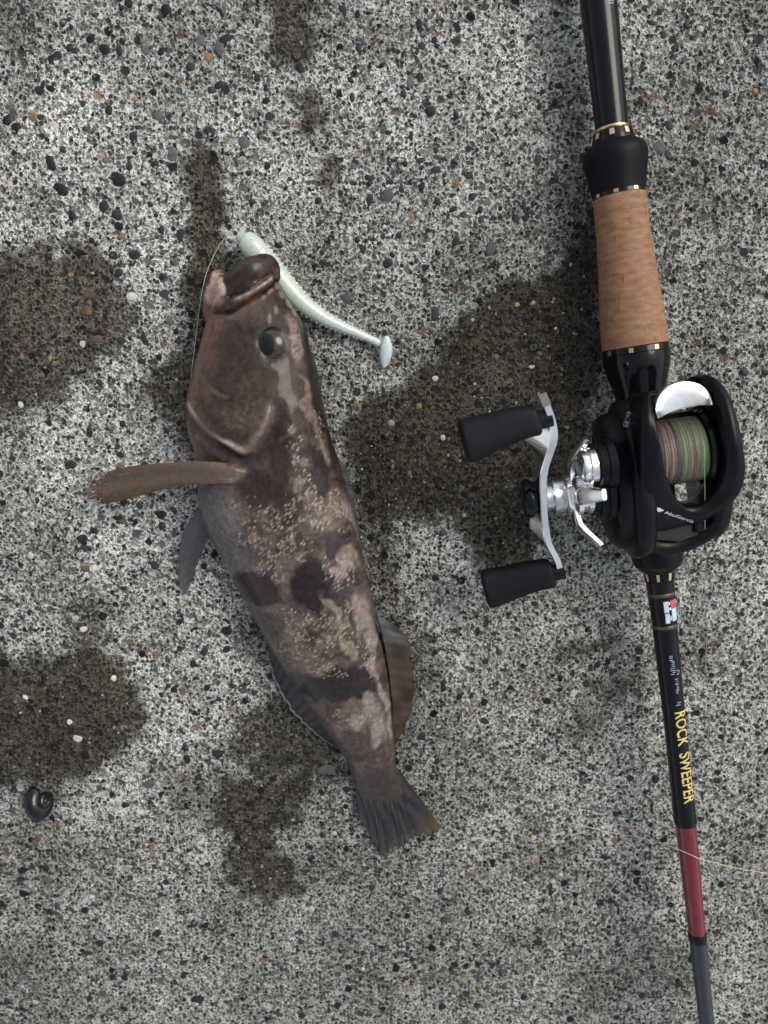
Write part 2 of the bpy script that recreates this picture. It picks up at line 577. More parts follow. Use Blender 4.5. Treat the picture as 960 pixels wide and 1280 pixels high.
gm.polygons.foreach_set('use_smooth', np.ones(len(quads), bool))
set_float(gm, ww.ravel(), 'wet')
set_float(gm, np.pad(skin, k, mode='constant', constant_values=0.4).ravel(), 'skin')
M['ground'] = ground_material()
gm.materials.append(M['ground'])
ground = bpy.data.objects.new('concrete_ground', gm)
link(ground)
tag(ground, 'rough grey exposed aggregate concrete with dark wet stains', None, kind='structure')

def gz(x, y):
    i = int(round((x - X0) / GS)); j = int(round((y - Y0) / GS))
    if 0 <= i < nx and 0 <= j < ny:
        return float(h[j, i])
    return 0.0

def gzmean(x, y, r):
    i0 = max(int((x - r - X0) / GS), 0); i1 = int((x + r - X0) / GS) + 1
    j0 = max(int((y - r - Y0) / GS), 0); j1 = int((y + r - Y0) / GS) + 1
    s = h[j0:j1, i0:i1]
    return float(s.mean()) if s.size else 0.0

# ------------------------------------------------------------------ pebbles in the concrete
def stone_mesh(name, seed, sub, mat, sx=1.0, sy=1.0, sz=0.5):
    r = random.Random(seed)
    bm = bmesh.new()
    bmesh.ops.create_icosphere(bm, subdivisions=sub, radius=1.0)
    ks = [(Vector((r.gauss(0, 1), r.gauss(0, 1), r.gauss(0, 1))).normalized(), r.uniform(-0.26, 0.22)) for _ in range(6)]
    for v in bm.verts:
        f = 1.0
        for d, a in ks:
            f += a * max(0, v.co.normalized().dot(d)) ** 3
        v.co *= f
        v.co.x *= sx; v.co.y *= sy; v.co.z *= sz
    me = bm_mesh(name, bm)
    if mat: me.materials.append(mat)
    me.polygons.foreach_set('use_smooth', [True] * len(me.polygons))
    return me

def stone_mat(name, c0, c1, rough=0.5):
    m, nt, b = new_mat(name)
    oi = N(nt, 'ShaderNodeObjectInfo')
    tc = N(nt, 'ShaderNodeTexCoord')
    geo = N(nt, 'ShaderNodeNewGeometry')
    nz = N(nt, 'ShaderNodeTexNoise', ins={'Scale': 900.0, 'Detail': 5.0})
    L(nt, geo.outputs['Position'], nz.inputs['Vector'])
    c = mix(nt, oi.outputs['Random'], c0, c1)
    c = mix(nt, 1.0, c, ramp(nt, nz.outputs[0], [(0.3, 0.65), (0.7, 1.15)]), 'MULTIPLY')
    L(nt, c, b.inputs['Base Color'])
    b.inputs['Roughness'].default_value = rough
    b.inputs['Specular IOR Level'].default_value = 0.2
    bp = N(nt, 'ShaderNodeBump', ins={'Strength': 0.5, 'Distance': 0.0001})
    L(nt, nz.outputs[0], bp.inputs['Height'])
    L(nt, bp.outputs[0], b.inputs['Normal'])
    return m

SM = {
    'd': stone_mat('slate_pebble', (0.012, 0.014, 0.017), (0.034, 0.038, 0.042), 0.55),
    'g': stone_mat('grey_pebble', (0.065, 0.070, 0.072), (0.14, 0.145, 0.145), 0.65),
    'o': stone_mat('ochre_pebble', (0.22, 0.12, 0.055), (0.30, 0.21, 0.11), 0.55),
    'w': stone_mat('white_pebble', (0.42, 0.40, 0.36), (0.62, 0.60, 0.55), 0.5),
    'b': stone_mat('brown_pebble', (0.10, 0.055, 0.04), (0.13, 0.085, 0.06), 0.55),
}
SHAPES = {kd: [stone_mesh('pebble_' + kd, 31 * i + ord(kd), 2, SM[kd]) for i in range(6 if kd in 'dg' else 3)] for kd in SM}

PEB = [  # u, v, rx, ry (photo pixels), angle, kind
    (206, 11, 7, 7, 0, 'd'), (275, 50, 7, 18, -8, 'g'), (283, 47, 10, 5, 20, 'd'), (273, 105, 8, 6, 30, 'd'), (262, 165, 9, 6, -25, 'd'), (145, 224, 11, 8, -30, 'd'),
    (75, 237, 11, 8, -30, 'd'), (129, 260, 6, 8, 0, 'd'), (147, 269, 9, 7, -15, 'd'), (148, 281, 6, 4, 0, 'd'), (90, 269, 5, 8, 0, 'd'), (283, 270, 4, 9, 10, 'd'),
    (201, 287, 5, 6, 0, 'd'), (226, 294, 6, 8, 0, 'd'), (64, 206, 6, 13, 20, 'd'), (136, 137, 5, 6, 0, 'd'), (64, 110, 6, 4, 0, 'd'), (128, 62, 8, 7, 0, 'd'), (149, 62, 5, 6, 0, 'd'),
    (184, 62, 8, 6, 0, 'g'), (200, 64, 5, 5, 0, 'd'), (8, 150, 6, 6, 0, 'd'), (19, 159, 7, 5, 0, 'd'), (73, 68, 6, 5, 0, 'd'), (86, 59, 5, 5, 0, 'd'), (94, 64, 6, 5, 0, 'd'),
    (112, 49, 6, 5, 0, 'd'), (160, 3, 7, 5, -30, 'd'), (30, 14, 5, 5, 0, 'd'), (273, 9, 6, 4, -30, 'd'), (225, 14, 4, 5, 0, 'd'), (250, 50, 7, 7, 0, 'g'), (259, 70, 6, 6, 0, 'o'),
    (41, 146, 6, 7, 0, 'o'), (167, 122, 4, 4, 0, 'o'), (152, 295, 7, 4, 0, 'o'), (186, 255, 6, 4, -20, 'd'), (170, 252, 5, 5, 0, 'g'), (216, 194, 7, 12, 0, 'g'), (133, 200, 5, 5, 0, 'g'),
    (147, 341, 5, 6, -30, 'd'), (168, 318, 8, 6, 0, 'd'), (142, 319, 7, 6, 0, 'd'), (181, 424, 6, 10, 15, 'd'), (152, 427, 7, 5, -30, 'd'), (199, 447, 5, 5, 0, 'd'), (175, 452, 6, 4, 0, 'd'),
    (195, 510, 4, 6, 0, 'd'), (110, 537, 5, 5, 0, 'd'), (151, 530, 5, 5, 0, 'd'), (137, 506, 4, 4, 0, 'd'), (226, 383, 5, 5, 0, 'd'), (213, 401, 6, 6, 0, 'g'), (164, 370, 8, 5, 0, 'w'),
    (103, 430, 4, 5, 0, 'w'), (122, 424, 7, 5, 0, 'b'), (111, 367, 10, 9, 0, 'b'), (88, 343, 4, 3, 0, 'o'), (27, 445, 3, 5, 0, 'o'), (25, 505, 4, 5, 0, 'w'),
    (429, 11, 6, 5, 0, 'd'), (446, 18, 4, 5, 0, 'd'), (524, 31, 4, 8, 0, 'd'), (527, 57, 5, 5, 0, 'd'), (448, 60, 4, 6, 0, 'd'), (540, 76, 3, 6, 30, 'd'), (375, 85, 4, 7, 0, 'd'),
    (321, 99, 4, 7, 25, 'd'), (331, 109, 4, 5, 0, 'd'), (332, 127, 5, 5, 0, 'd'), (440, 122, 4, 6, 0, 'd'), (514, 103, 6, 8, 0, 'g'), (524, 98, 4, 6, 0, 'd'), (537, 138, 8, 8, 0, 'd'),
    (518, 143, 4, 4, 0, 'd'), (485, 166, 5, 3, 0, 'd'), (305, 178, 9, 7, -30, 'g'), (524, 200, 6, 4, 0, 'd'), (544, 191, 4, 7, 0, 'd'), (544, 212, 7, 5, 0, 'd'), (528, 234, 5, 6, 0, 'd'),
    (548, 251, 6, 6, 30, 'd'), (461, 251, 4, 8, -15, 'd'), (461, 221, 7, 5, 0, 'd'), (487, 227, 6, 4, 0, 'd'), (502, 237, 4, 5, 0, 'd'), (484, 245, 9, 8, 0, 'g'),
    (672, 197, 4, 10, 5, 'd'), (586, 217, 5, 6, 0, 'd'), (591, 247, 6, 6, 0, 'd'), (614, 272, 5, 4, 30, 'd'), (656, 258, 3, 10, 12, 'd'), (657, 273, 4, 5, 0, 'd'), (644, 275, 5, 6, 0, 'd'),
    (615, 312, 8, 11, 0, 'g'), (570, 301, 5, 6, 0, 'd'), (547, 315, 4, 5, 0, 'd'), (601, 273, 4, 7, -10, 'd'), (572, 228, 4, 7, 0, 'o'),
    (102, 673, 9, 6, 15, 'd'), (115, 663, 5, 5, 0, 'd'), (87, 581, 8, 6, 0, 'd'), (147, 568, 7, 4, -25, 'd'), (147, 647, 7, 4, 15, 'd'), (125, 647, 6, 5, 0, 'g'), (154, 629, 5, 5, 0, 'd'),
    (168, 653, 4, 5, 0, 'd'), (193, 707, 6, 6, 0, 'd'), (177, 713, 4, 4, 0, 'd'), (255, 817, 5, 5, 0, 'd'), (145, 756, 4, 4, 0, 'd'), (282, 813, 6, 5, 30, 'd'), (282, 790, 7, 6, 0, 'd'),
    (102, 787, 6, 4, 0, 'w'), (92, 773, 5, 4, 0, 'w'), (110, 805, 5, 5, 0, 'b'), (255, 778, 4, 6, 0, 'o'), (107, 712, 7, 6, 0, 'b'), (233, 950, 6, 7, 0, 'd'), (269, 944, 8, 6, 0, 'd'),
    (187, 981, 11, 7, 0, 'g'), (187, 964, 4, 3, 0, 'o'), (224, 971, 3, 5, 0, 'o'), (244, 979, 6, 4, 20, 'd'), (179, 956, 6, 5, 0, 'w'), (304, 863, 7, 5, 0, 'g'), (112, 1017, 5, 4, 0, 'w'),
    (217, 863, 5, 4, 0, 'd'), (209, 858, 4, 4, 0, 'd'), (142, 849, 4, 5, 40, 'w'), (97, 923, 6, 6, 0, 'w'), (87, 903, 4, 4, 0, 'w'), (33, 871, 4, 4, 0, 'w'), (75, 850, 4, 4, 0, 'b'),
    (484, 329, 6, 6, 0, 'd'), (569, 301, 5, 6, 0, 'd'), (499, 294, 5, 4, 20, 'd'), (494, 453, 5, 5, 0, 'o'), (452, 312, 4, 6, 0, 'd'), (541, 392, 7, 10, 10, 'd'), (664, 457, 4, 4, 0, 'w'),
    (544, 473, 4, 4, 0, 'w'), (524, 507, 4, 4, 0, 'o'), (449, 507, 3, 4, 0, 'o'), (696, 411, 3, 3, 0, 'w'), (646, 381, 4, 3, 0, 'o'), (554, 547, 3, 4, 0, 'w'), (580, 644, 3, 3, 0, 'w'),
    (555, 857, 5, 9, 0, 'd'), (545, 950, 5, 7, 0, 'd'), (592, 836, 4, 5, 0, 'd'), (667, 755, 5, 4, 0, 'd'), (247, 1250, 9, 6, 0, 'd'), (37, 1073, 4, 4, 0, 'd'), (105, 1138, 6, 5, 0, 'd'),
    (413, 963, 16, 8, 0, 'g'), (60, 1102, 7, 6, 0, 'g'), (190, 1058, 5, 4, 20, 'o'), (44, 1252, 4, 4, 0, 'w'), (115, 1122, 4, 3, 0, 'w'), (242, 1158, 5, 3, 20, 'd'), (656, 1047, 6, 4, 0, 'o'),
    (670, 1076, 5, 4, 0, 'o'), (510, 1240, 3, 5, 0, 'o'), (390, 1136, 3, 5, 0, 'w'), (836, 157, 5, 7, 30, 'd'), (864, 170, 4, 5, 0, 'd'), (834, 194, 3, 7, 0, 'd'), (843, 62, 4, 8, -15, 'd'),
    (827, 70, 3, 9, 0, 'g'), (874, 70, 4, 7, 0, 'g'), (830, 42, 4, 5, 0, 'd'), (842, 104, 4, 6, 0, 'd'), (888, 33, 3, 7, 0, 'd'), (934, 63, 4, 5, 20, 'd'), (878, 34, 4, 4, 0, 'w'), (825, 185, 10, 9, 0, 'g'),
    (377, 420, 3, 4, 0, 'w'), (432, 372, 8, 9, 0, 'g'), (445, 505, 4, 4, 0, 'o'), (580, 930, 6, 6, 0, 'g'),
]
count = 0
def add_pebble(u, v, rx, ry, ang, kd, parent=ground, lift=None):
    global count
    p = W(u, v, 0.0)
    sc = depth(p) / F
    me = random.choice(SHAPES[kd])
    o = bpy.data.objects.new('pebble', me)
    a, b_ = rx * sc, ry * sc
    o.scale = (a, b_, min(a, b_) * 0.55)
    o.rotation_euler = (random.uniform(-.15, .15), random.uniform(-.15, .15), math.radians(ang))
    z = gzmean(p.x, p.y, max(a, b_))
    o.location = (p.x, p.y, z - min(a, b_) * (0.10 if lift is None else lift))
    link(o, parent)
    count += 1

for t in PEB:
    add_pebble(*t)
taken = [(t[0], t[1], max(t[2], t[3])) for t in PEB]
tries = 0
while count < 298 and tries < 5000:
    tries += 1
    u, v = random.uniform(0, 960), random.uniform(0, 1280)
    if random.random() > 1.0 - 0.5 * v / 1280 - (0.25 if u > 600 else 0):
        continue
    r = random.uniform(3.6, 5.6)
    if any((u - a) ** 2 + (v - b_) ** 2 < (r + c + 3) ** 2 for a, b_, c in taken):
        continue
    taken.append((u, v, r))
    kd = random.choices('dgowb', (62, 24, 5, 5, 4))[0]
    add_pebble(u, v, r * random.uniform(.8, 1.25), r * random.uniform(.75, 1.2), random.uniform(0, 180), kd)

# the thousands of finer sand grains: one part, real geometry
def fine_grains(n=15000):
    tpl = bmesh.new()
    bmesh.ops.create_icosphere(tpl, subdivisions=1, radius=1.0)
    tv = np.array([v.co[:] for v in tpl.verts]); tf = np.array([[v.index for v in f.verts] for f in tpl.faces])
    tpl.free()
    nv = len(tv)
    x = rng.uniform(X0 + .01, X1 - .01, n); y = rng.uniform(Y0 + .01, Y1 - .01, n)
    r = 0.00045 * np.exp(rng.normal(0, 0.42, n)); r = np.clip(r, 0.00025, 0.0014)
    ii_ = np.clip(((x - X0) / GS).round().astype(int), 0, nx - 1); jj_ = np.clip(((y - Y0) / GS).round().astype(int), 0, ny - 1)
    z = h[jj_, ii_] - r * 0.15
    P = tv[None] * (1 + 0.22 * rng.standard_normal((n, nv, 1)))
    P[:, :, 0] *= rng.uniform(.8, 1.4, n)[:, None]; P[:, :, 2] *= 0.6
    a = rng.uniform(0, math.pi, n); ca, sa = np.cos(a)[:, None], np.sin(a)[:, None]
    px = P[:, :, 0] * ca - P[:, :, 1] * sa; py = P[:, :, 0] * sa + P[:, :, 1] * ca
    P = np.stack([px, py, P[:, :, 2]], -1) * r[:, None, None]
    P += np.stack([x, y, z], -1)[:, None]
    Fc = (tf[None] + (np.arange(n) * nv)[:, None, None]).reshape(-1, 3)
    pal = np.array([(0.025, 0.028, 0.033), (0.05, 0.053, 0.058), (0.11, 0.11, 0.11), (0.20, 0.20, 0.195), (0.45, 0.44, 0.41), (0.28, 0.17, 0.09)])
    ci = rng.choice(6, n, p=[.34, .26, .14, .08, .15, .03])
    c = pal[ci] * rng.uniform(.75, 1.2, (n, 1))
    me = bpy.data.meshes.new('sand_grains')
    me.vertices.add(n * nv); me.vertices.foreach_set('co', P.reshape(-1).astype(np.float32))
    me.loops.add(Fc.size); me.loops.foreach_set('vertex_index', Fc.ravel().astype(np.int32))
    me.polygons.add(len(Fc)); me.polygons.foreach_set('loop_start', np.arange(0, Fc.size, 3, dtype=np.int32))
    me.update(calc_edges=True)
    me.polygons.foreach_set('use_smooth', np.ones(len(Fc), bool))
    wv_ = wet[jj_, ii_]
    c = c * (1 - 0.35 * wv_[:, None])       # stones inside a wet stain are wetted too
    set_cols(me, np.repeat(c, nv, 0))
    M['grain'] = attr_mat('sand_grain', 0.6)
    me.materials.append(M['grain'])
    o = bpy.data.objects.new('sand_grains', me)
    link(o, ground)
    o['kind'] = 'stuff'
fine_grains()

# ------------------------------------------------------------------ fish
ST = np.array([  # v, left, right (photo px), top height mm
    (334, 306, 340, 15), (342, 288, 346, 18), (352, 275, 349, 20.5), (365, 263, 356, 23), (383, 260, 367, 25), (407, 256, 381, 27.5), (430, 250, 387, 29.5),
    (463, 241, 397, 31.5), (497, 233, 403, 33), (520, 231, 408, 33.5), (543, 235, 413, 33.5), (565, 242, 420, 33), (583, 245, 426, 33), (620, 247, 436, 33),
    (660, 256, 446, 32.5), (700, 277, 455, 31), (740, 299, 463, 29), (780, 321, 470, 26), (820, 344, 480, 23), (860, 369, 487, 19.5), (900, 397, 491, 16),
    (930, 419, 493, 13), (955, 435, 495, 11), (972, 440, 499, 8.0), (990, 446, 506, 5.0), (1004, 455, 510, 3.2), (1014, 466, 503, 1.9)], float)

def cubic(x, xs, ys):
    """smooth interpolation (Catmull-Rom slopes)"""
    i = int(np.clip(np.searchsorted(xs, x) - 1, 0, len(xs) - 2))
    m = np.gradient(ys, xs)
    hh_ = xs[i + 1] - xs[i]
    t = (x - xs[i]) / hh_
    return float((2 * t ** 3 - 3 * t ** 2 + 1) * ys[i] + (t ** 3 - 2 * t ** 2 + t) * hh_ * m[i] + (-2 * t ** 3 + 3 * t ** 2) * ys[i + 1] + (t ** 3 - t ** 2) * hh_ * m[i + 1])

def fish_body_raw():
    rings = []
    n = 56
    for v in np.linspace(334, 1014, 124):
        l = cubic(v, ST[:, 0], ST[:, 1]); r = cubic(v, ST[:, 0], ST[:, 2]); T = cubic(v, ST[:, 0], ST[:, 3])
        mid, half = (l + r) / 2, (r - l) / 2
        zc = 0.40 * T
        ring = []
        for k in range(n):
            a = 2 * math.pi * k / n
            c, s = math.cos(a), math.sin(a)
            uu = mid + half * math.copysign(abs(c) ** 0.92, c)
            z = zc + (T - zc) * abs(s) ** 0.88 if s >= 0 else zc - (zc - 0.4) * abs(s) ** 0.6
            ring.append(W(uu, v, z))
        rings.append(ring)
    V, Fc = loft(rings)
    def add(vf):
        v2, f2 = vf
        off = len(V)
        V.extend(v2)
        Fc.extend(tuple(i + off for i in f) for f in f2)
    P = lambda pts: smooth_path([W(*p) for p in pts], 5)
    def R(path, rs):
        return list(np.interp(np.linspace(0, 1, len(path)), np.linspace(0, 1, len(rs)), rs) * MM)
    # upper lip: broad dark flap from the corner of the mouth over the snout
    p = P([(276, 380, 19), (284, 366, 21), (300, 350, 22), (316, 337, 22), (332, 334, 20)])
    add(capsule(p, R(p, [3.2, 5.0, 4.8, 4.6, 4.0]), 16, 0.62))
    p = P([(299, 336, 19), (318, 326, 20), (334, 325, 19), (342, 334, 18), (345, 347, 18)])
    add(capsule(p, R(p, [1.2, 1.8, 2.1, 2.2, 1.6]), 12))
    # maxilla (jaw plate) behind the lip
    p = P([(272, 385, 20), (284, 383, 22), (302, 372, 23.5), (322, 359, 24), (338, 350, 22)])
    add(capsule(p, R(p, [2.6, 3.6, 2.4, 1.7, 1.3]), 14, 0.7))
    # lower jaw lip: pale arch that sticks out on the belly side
    p = P([(262, 392, 11), (262, 372, 13), (263, 358, 14.5), (268, 347, 15), (276, 344, 14.5), (284, 350, 13.5), (288, 360, 12)])
    add(capsule(p, R(p, [2.4, 2.4, 2.3, 2.2, 1.9, 1.7, 1.5]), 12))
    p = P([(268, 392, 9), (272, 372, 10), (278, 358, 10)])
    add(capsule(p, R(p, [3.4, 3.4, 2.6]), 12, 0.6))
    # fleshy root of the pectoral fin
    p = P([(316, 590, 29), (298, 592, 31.5), (280, 592, 31), (262, 592, 28)])
    add(capsule(p, R(p, [2.0, 3.4, 3.8, 3.0]), 14, 0.5))
    me = mesh_pd('fish_raw', V, Fc)
    fixn(me)
    o = bpy.data.objects.new('fish_raw', me)
    COL.objects.link(o)
    rm = o.modifiers.new('r', 'REMESH'); rm.mode = 'VOXEL'; rm.voxel_size = 0.00052
    sm = o.modifiers.new('s', 'SMOOTH'); sm.factor = 0.5; sm.iterations = 3
    dg = bpy.context.evaluated_depsgraph_get()
    me2 = bpy.data.meshes.new_from_object(o.evaluated_get(dg))
    bpy.data.objects.remove(o)
    bpy.data.meshes.remove(me)
    return me2

def seg_dist(u, v, poly):
    """distance to an open polyline and signed side (positive = left of travel)"""
    best = np.full(u.shape, 1e9); side = np.zeros(u.shape); par = np.zeros(u.shape)
    n = len(poly) - 1
    for i in range(n):
        ax_, ay_ = poly[i]; bx, by = poly[i + 1]
        dx, dy = bx - ax_, by - ay_
        t = np.clip(((u - ax_) * dx + (v - ay_) * dy) / (dx * dx + dy * dy), 0, 1)
        d = np.hypot(u - ax_ - t * dx, v - ay_ - t * dy)
        cr = dx * (v - ay_) - dy * (u - ax_)
        m_ = d < best
        best[m_] = d[m_]; side[m_] = np.sign(cr)[m_]; par[m_] = ((i + t) / n)[m_]
    return best, side, par

def chaikin(p, n=3):
    for _ in range(n):
        q = [p[0]]
        for a, b in zip(p[:-1], p[1:]):
            q += [(a[0] * .75 + b[0] * .25, a[1] * .75 + b[1] * .25), (a[0] * .25 + b[0] * .75, a[1] * .25 + b[1] * .75)]
        q.append(p[-1]); p = q
    return p

def vnoise(u, v, cell, seed):
    """smooth value noise in [-1,1]"""
    r = np.random.default_rng(seed)
    T = r.uniform(-1, 1, (256, 256))
    x, y = u / cell + 50, v / cell + 50
    xi, yi = np.floor(x).astype(int), np.floor(y).astype(int)
    fx, fy = x - xi, y - yi
    fx = fx * fx * (3 - 2 * fx); fy = fy * fy * (3 - 2 * fy)
    g = lambda a, b: T[a % 256, b % 256]
    return (g(xi, yi) * (1 - fx) + g(xi + 1, yi) * fx) * (1 - fy) + (g(xi, yi + 1) * (1 - fx) + g(xi + 1, yi + 1) * fx) * fy

def sstep(a, b, x):
    t = np.clip((x - a) / (b - a), 0, 1)
    return t * t * (3 - 2 * t)

fish = thing('fish', 'brown mottled fish with a big mouth lying on its side on the concrete', 'fish', W(350, 680, 0))
fme = fish_body_raw()
nvt = len(fme.vertices)
fc = np.empty(nvt * 3, np.float32); fme.vertices.foreach_get('co', fc); fc = fc.reshape(-1, 3).astype(float)
fn = np.empty(nvt * 3, np.float32); fme.vertex_normals.foreach_get('vector', fn); fn = fn.reshape(-1, 3)
FU, FV, _ = proj(fc)
upw = sstep(-0.05, 0.5, fn[:, 2])
dz = np.zeros(nvt)
# gill cover edge
GILL = chaikin([(233, 498), (238, 515), (262, 544), (286, 560), (304, 571), (318, 558), (331, 540), (340, 516), (342, 490)])
d, sd_, par = seg_dist(FU + 3 * vnoise(FU, FV, 34, 61), FV + 3 * vnoise(FU, FV, 34, 62), GILL)
wgt = sstep(0.0, 0.12, par) * sstep(0.95, 0.68, par)
qg = -d * sd_
sg = 1 / (1 + np.exp(-np.clip(qg / 1.3, -30, 30)))
dz += (sg * 1.3 * np.exp(-(qg / 10) ** 2) - (1 - sg) * 2.2 * np.exp(-(qg / 15) ** 2)) * wgt
gill_d, gill_head, gill_w = d, sg, wgt
# second ridge of the gill cover and the cheek groove
d2, s2, p2 = seg_dist(FU, FV, chaikin([(254, 452), (256, 470), (266, 487), (286, 497), (312, 500), (330, 488)]))
q2 = -d2 * s2
dz += 1.0 / (1 + np.exp(-q2 / 3.5)) * np.exp(-(np.maximum(q2, 0) / 26) ** 2) * np.exp(-(np.minimum(q2, 0) / 12) ** 2) * sstep(1.0, 0.55, p2) * sstep(0, .3, p2)
d3, s3, p3 = seg_dist(FU, FV, chaikin([(236, 500), (248, 526), (268, 545), (290, 552)]))
dz += -0.7 * np.exp(-(d3 / 4.0) ** 2)
# groove under the jaw plate, groove between lip and plate
d4, s4, p4 = seg_dist(FU, FV, chaikin([(268, 391), (284, 392), (300, 384), (316, 372), (334, 360), (347, 352)]))
dz += -1.3 * np.exp(-(d4 / 2.6) ** 2)
d5, s5, p5 = seg_dist(FU, FV, chaikin([(286, 371), (304, 366), (322, 355), (339, 342)]))
dz += -1.3 * np.exp(-(d5 / 2.2) ** 2)
# eye socket
de = np.hypot(FU - 341, FV - 433)
dz += 0.25 * np.exp(-((de - 25) / 8) ** 2) - 0.3 * np.exp(-(de / 14) ** 2)
dz += (0.9 * np.exp(-((gill_d - 17) / 6) ** 2) - 0.9 * np.exp(-((gill_d - 27) / 5) ** 2)) * (1 - gill_head) * sstep(0.62, 0.4, par) * sstep(.05, .2, par)
# brow ridge down to the nape, dorsal groove
d6, s6, p6 = seg_dist(FU, FV, chaikin([(349, 356), (364, 392), (380, 428), (388, 470), (399, 520), (408, 560)]))
dz += 0.8 * np.exp(-(d6 / 7) ** 2) * sstep(1, .8, p6)
# belly creases and soft flank unevenness
dz += 0.35 * vnoise(FU, FV, 34, 5) + 0.18 * vnoise(FU, FV, 13, 6)
d7, s7, p7 = seg_dist(FU, FV, [(345, 600), (372, 690), (412, 800), (455, 900), (470, 960)])
dz += -0.08 * np.exp(-(d7 / 3) ** 2)
fc[:, 2] += dz * upw * MM
fme.vertices.foreach_set('co', fc.astype(np.float32).ravel())

# skin colours: pigment over the flank, some highlights and shade painted in
w_u = FU + 7 * vnoise(FU, FV, 22, 1) + 4 * vnoise(FU, FV, 9, 2)
w_v = FV + 7 * vnoise(FU, FV, 22, 3) + 4 * vnoise(FU, FV, 9, 4)
base_brown = np.array((0.098, 0.075, 0.070))
col = np.tile(base_brown, (nvt, 1))
def lay(mask, c):
    global col
    col = col * (1 - mask[:, None]) + np.array(c) * mask[:, None]
def blob(u, v, ru, rv, ang, c, st=1.0, soft=0.35):
    a = math.radians(ang)
    x = (w_u - u) * math.cos(a) + (w_v - v) * math.sin(a)
    y = -(w_u - u) * math.sin(a) + (w_v - v) * math.cos(a)
    r = np.hypot(x / ru, y / rv)
    lay(st * sstep(1 + soft, 1 - soft, r), c)
# fine mottle
lay(0.65 * sstep(-.2, .7, vnoise(w_u, w_v, 11, 9)), (0.050, 0.037, 0.033))
lay(0.55 * sstep(.0, .7, vnoise(w_u, w_v, 7, 29)) * sstep(560, 620, FV), (0.155, 0.120, 0.100))
lay(0.5 * sstep(.1, .8, vnoise(w_u, w_v, 19, 19)) * sstep(540, 620, FV), (0.185, 0.150, 0.135))
left = np.array([cubic(v, ST[:, 0], ST[:, 1]) for v in np.linspace(334, 1004, 200)])
right = np.array([cubic(v, ST[:, 0], ST[:, 2]) for v in np.linspace(334, 1004, 200)])
Lf = np.interp(FV, np.linspace(334, 1004, 200), left); Rf = np.interp(FV, np.linspace(334, 1004, 200), right)
tt = (FU - Lf) / np.maximum(Rf - Lf, 1)
# grey-blue belly
lay(0.55 * sstep(-.1, .5, vnoise(w_u, w_v, 26, 71)) * sstep(600, 640, FV) * sstep(960, 900, FV), (0.20, 0.165, 0.145))
lay(sstep(0.42, 0.05, tt + 0.05 * vnoise(FU, FV, 15, 8)) * sstep(585, 625, FV) * sstep(830, 700, FV) * 0.85, (0.150, 0.150, 0.165))
lay(sstep(0.22, 0.02, tt) * sstep(700, 760, FV) * 0.7, (0.115, 0.105, 0.108))
# head: warmer brown, pink under the jaw and along the throat
hd = sstep(600, 540, FV)
lay(hd * 0.75, (0.088, 0.061, 0.053))
lay(hd * 0.5 * sstep(0, .8, vnoise(w_u, w_v, 16, 51)), (0.120, 0.084, 0.070))
lay(hd * 0.5 * sstep(.2, .9, vnoise(w_u, w_v, 8, 52)), (0.050, 0.034, 0.029))
lay(sstep(0.24, 0.02, tt) * sstep(585, 540, FV) * sstep(360, 400, FV) * 0.8, (0.27, 0.17, 0.155))
lay(np.exp(-(d4 / 12) ** 2) * (FV > 372) * sstep(345, 300, FU) * 0.6, (0.28, 0.20, 0.195))
blob(262, 402, 13, 22, 0, (0.24, 0.13, 0.085), .7)
blob(302, 470, 34, 40, 0, (0.085, 0.055, 0.048), .55)
blob(300, 520, 26, 20, 20, (0.16, 0.115, 0.105), .55)
blob(341, 433, 23, 24, 0, (0.045, 0.032, 0.028), .75, .25)
blob(352, 400, 14, 28, -20, (0.070, 0.050, 0.045), .6)
# nape dark bar and shoulder
blob(352, 560, 12, 60, 6, (0.042, 0.026, 0.021), .75)
blob(320, 612, 30, 20, 0, (0.042, 0.029, 0.028), .75)
blob(395, 590, 20, 38, -14, (0.046, 0.035, 0.038), .92, .15)
blob(358, 635, 20, 26, 0, (0.042, 0.028, 0.024), .7, .3)
blob(420, 680, 14, 22, -15, (0.055, 0.043, 0.048), .85, .18)
# saddles
blob(390, 733, 26, 37, -12, (0.042, 0.033, 0.039), .97, .12)
blob(322, 735, 33, 19, 12, (0.052, 0.040, 0.042), .92, .16)
blob(432, 745, 13, 24, -20, (0.080, 0.064, 0.075), .85, .15)
blob(433, 855, 43, 22, -6, (0.044, 0.036, 0.041), .96, .12)
blob(395, 862, 20, 16, 0, (0.046, 0.038, 0.043), .9, .15)
blob(455, 930, 34, 15, 10, (0.075, 0.065, 0.068), .6, .3)
blob(470, 985, 40, 22, 0, (0.060, 0.053, 0.056), .7, .3)
# pale patches
gp = (0.22, 0.215, 0.17)
blob(418, 764, 6, 22, -28, gp, .9, .35)
blob(434, 806, 7, 20, -22, gp, .95, .35)
pk = (0.26, 0.22, 0.215)
for (u, v, ru, rv, a) in ((436, 700, 10, 14, -20), (455, 765, 9, 24, -15), (465, 800, 7, 16, -10), (470, 835, 6, 16, -10), (478, 870, 5, 18, 0), (459, 885, 9, 14, 0), (470, 915, 6, 16, -5), (425, 715, 8, 10, 0), (448, 905, 6, 10, 10), (482, 905, 4, 16, 0), (440, 650, 8, 26, -14), (410, 560, 6, 22, -10)):
    blob(u, v, ru, rv, a, pk, .8, .3)
blob(372, 424, 9, 30, -14, (0.34, 0.26, 0.255), .75, .35)
blob(362, 381, 4, 10, -25, (0.34, 0.26, 0.24), .6, .4)
blob(385, 500, 5, 34, -14, (0.30, 0.22, 0.215), .55, .4)
blob(400, 545, 5, 22, -14, (0.28, 0.22, 0.22), .55, .4)
